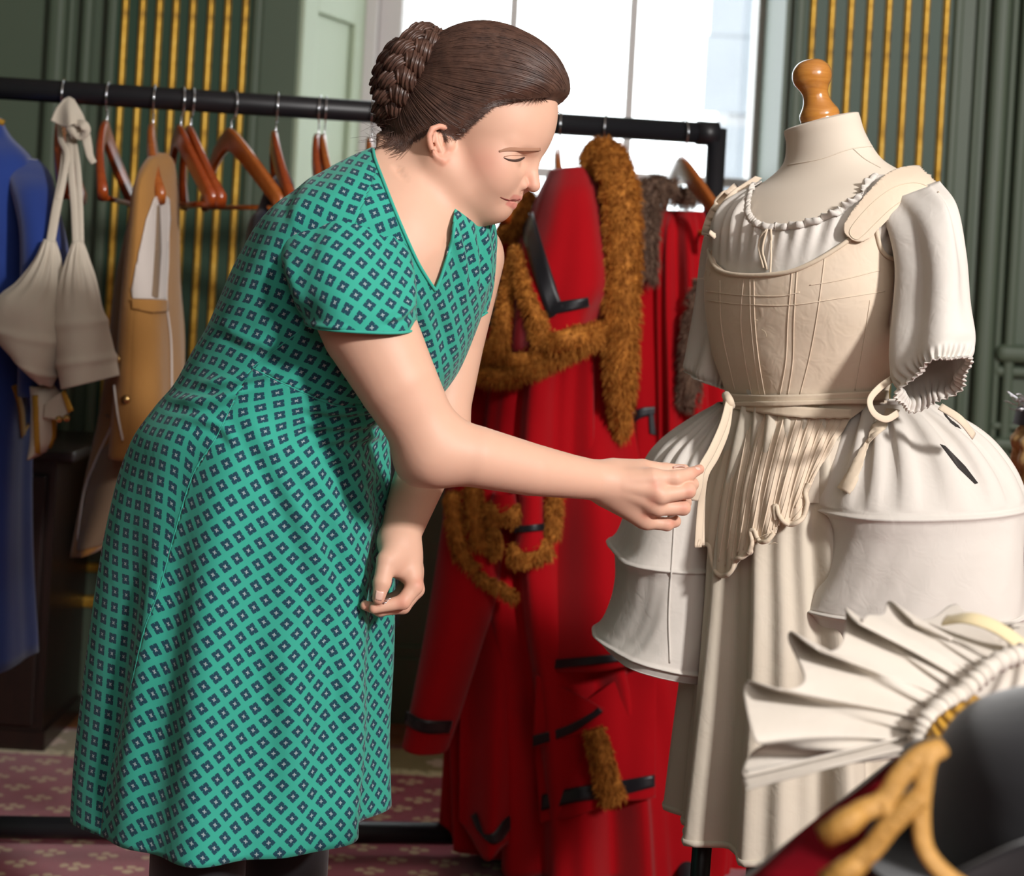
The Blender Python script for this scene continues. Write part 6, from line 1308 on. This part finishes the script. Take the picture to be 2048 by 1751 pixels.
# white frilled cap
cp = empty('frilled_cap', tuple(plane_pt(1860, 1500, TZ)), 'white linen mob cap with wide gathered frill lying by the hat', 'cap')
inn = [(1852, 1506, 1.40), (1842, 1474, 1.40), (1856, 1440, 1.41), (1886, 1412, 1.42), (1922, 1388, 1.43), (1958, 1354, 1.44), (1992, 1326, 1.45), (2030, 1310, 1.46)]
out = [(1488, 1562, 1.40), (1532, 1492, 1.405), (1498, 1440, 1.41), (1500, 1400, 1.42), (1545, 1362, 1.43), (1604, 1342, 1.44), (1586, 1300, 1.455), (1612, 1274, 1.46), (1672, 1280, 1.47), (1702, 1252, 1.48), (1696, 1228, 1.49), (1722, 1216, 1.50), (1776, 1236, 1.51), (1792, 1220, 1.52), (1820, 1218, 1.53), (1866, 1238, 1.55), (1930, 1232, 1.57)]
def ff(s, t): return s * 0.026 * np.sin(33 * t ** 0.9 + 0.5) * (0.35 + 0.65 * s) + 0.0045 * np.sin(75 * t + 2 * np.sin(9 * t)) * (1 - 0.75 * s) + 0.005 * s * np.sin(61 * t + 3 * s)
G = curtain(inn, out, 60, 260, None); wv_ = ff(np.linspace(0, 1, 60)[:, None], np.linspace(0, 1, 260)[None, :]); G[..., 1] += wv_ * 1.0; G[..., 2] += wv_ * 0.22
sheet('frill', G, M_linen2, cp, 0.002)
inn2 = [(1856, 1508, 1.39), (1838, 1505, 1.39), (1800, 1500, 1.40)]; G = curtain([(1850, 1500, 1.385), (1840, 1486, 1.39), (1838, 1470, 1.395)], [(1492, 1576, 1.375), (1486, 1556, 1.38), (1490, 1540, 1.385)], 40, 30, lambda s, t: .006 * np.sin(9 * t + 4 * s))
sheet('frill', G, M_linen2, cp, 0.002)
band = catmull(PA([(1848, 1512, 1.385), (1838, 1478, 1.385), (1854, 1440, 1.39), (1886, 1410, 1.40), (1922, 1386, 1.41), (1962, 1350, 1.42), (2000, 1322, 1.43), (2050, 1304, 1.44)], 0), 120)
mk('gathered_band', *tube(band, 0.0085 + 0.0011 * np.sin(np.arange(120) * 0.9 + 2 * np.sin(np.arange(120) * 0.23)) + 0.0008 * np.sin(np.arange(120) * 2.1), 10), M_linen2, cp)
def dome(s, t): return 0.004 * np.sin(24 * t) * (1 - s) + 0.004 * np.sin(5 * t + 4 * s)
gl('crown', sec([(1860, 1436, 2080, 1420, 1.50, .05), (1868, 1380, 2110, 1370, 1.52, .075), (1890, 1330, 2120, 1330, 1.53, .08), (1920, 1290, 2110, 1290, 1.54, .07), (1960, 1262, 2080, 1262, 1.54, .045), (2010, 1252, 2030, 1252, 1.54, .01)], 1.5, .06), M_linen2, cp, dome, 50, 120)
sheet('silk_lining', curtain([(1846, 1484, 1.375), (1866, 1446, 1.38), (1896, 1420, 1.385), (1950, 1390, 1.39)], [(1852, 1500, 1.36), (1886, 1478, 1.36), (1930, 1450, 1.365), (1990, 1410, 1.37)], 20, 50, lambda s, t: .003 * np.sin(40 * t)), M_yel, cp, 0.002)
mk('ribbon', *ribbon(catmull(PA([(1890, 1240, 1.50), (1940, 1236, 1.48), (2000, 1258, 1.47), (2070, 1310, 1.46)], 0), 40), .016, (0.1, -1, 1.2), .002), M_palegold, cp)

# ------------------------------------------------------------------ wig on its block at the right edge
M_wig = fur_mat('blond_wig', lin((150, 112, 66)), lin((206, 172, 118))); M_red2 = wood('mahogany', lin((92, 34, 26)), lin((132, 58, 44)), 0.35, (4, 4, 20)); M_tins = plain('silver_tinsel', lin((200, 200, 205)), 0.25, 0.9)
wg = empty('blond_wig', tuple(P(2080, 1100, 2.9)), 'blond curled wig with black band and silver tinsel at the edge', 'wig')
Dw = 2.95
o, v, f = gl('wig_cap', sec([(2050, 850, 2140, 845, Dw, .04), (2031, 872, 2160, 870, Dw, .07), (2030, 905, 2165, 905, Dw, .08), (2036, 950, 2160, 950, Dw, .08), (2034, 1000, 2150, 1000, Dw, .07), (2040, 1035, 2140, 1035, Dw, .06)], Dw, .07), M_wig, wg, lambda s, t: 0.004 * np.sin(12 * t + 9 * s) + .002 * np.sin(30 * s), 50, 80)
gl('band', sec([(2036, 818, 2150, 806, Dw, .062), (2030, 848, 2156, 842, Dw, .07)], Dw, .07), M_blk, wg, None, 12, 60, solid=.003)
tv = []
for k in range(70):
    a = P(random.uniform(2030, 2110), random.uniform(800, 822), Dw - .06); d_ = np.array([random.uniform(-.03, .012), random.uniform(-.02, .02), random.uniform(-.006, .02)]); tv.append(tube(catmull(np.array([a, a + d_ * .6 + np.array([0, 0, random.uniform(-.008, .008)]), a + d_]), 6), .0009, 4))
mk('tinsel', *join(*tv), M_tins, wg)
ws = empty('wig_stand', tuple(np.array([P(2090, 1100, Dw)[0], Dw, 0])), 'red-brown turned wooden stand under the blond wig', 'stand')
cz = P(2090, 1040, Dw); mk('block', *lathe([(0, -.16), (.035, -.155), (.045, -.10), (.055, -.04), (.05, .02), (.03, .06), (0, .065)], (cz[0], Dw, cz[2]), seg=32), M_red2, ws)
mk('column', *lathe([(0, 0), (.12, 0), (.125, .02), (.05, .05), (.022, .10), (.03, .3), (.02, .5), (.028, cz[2] - .16), (0, cz[2] - .15)], (cz[0], Dw, 0.008), seg=24), M_red2, ws)
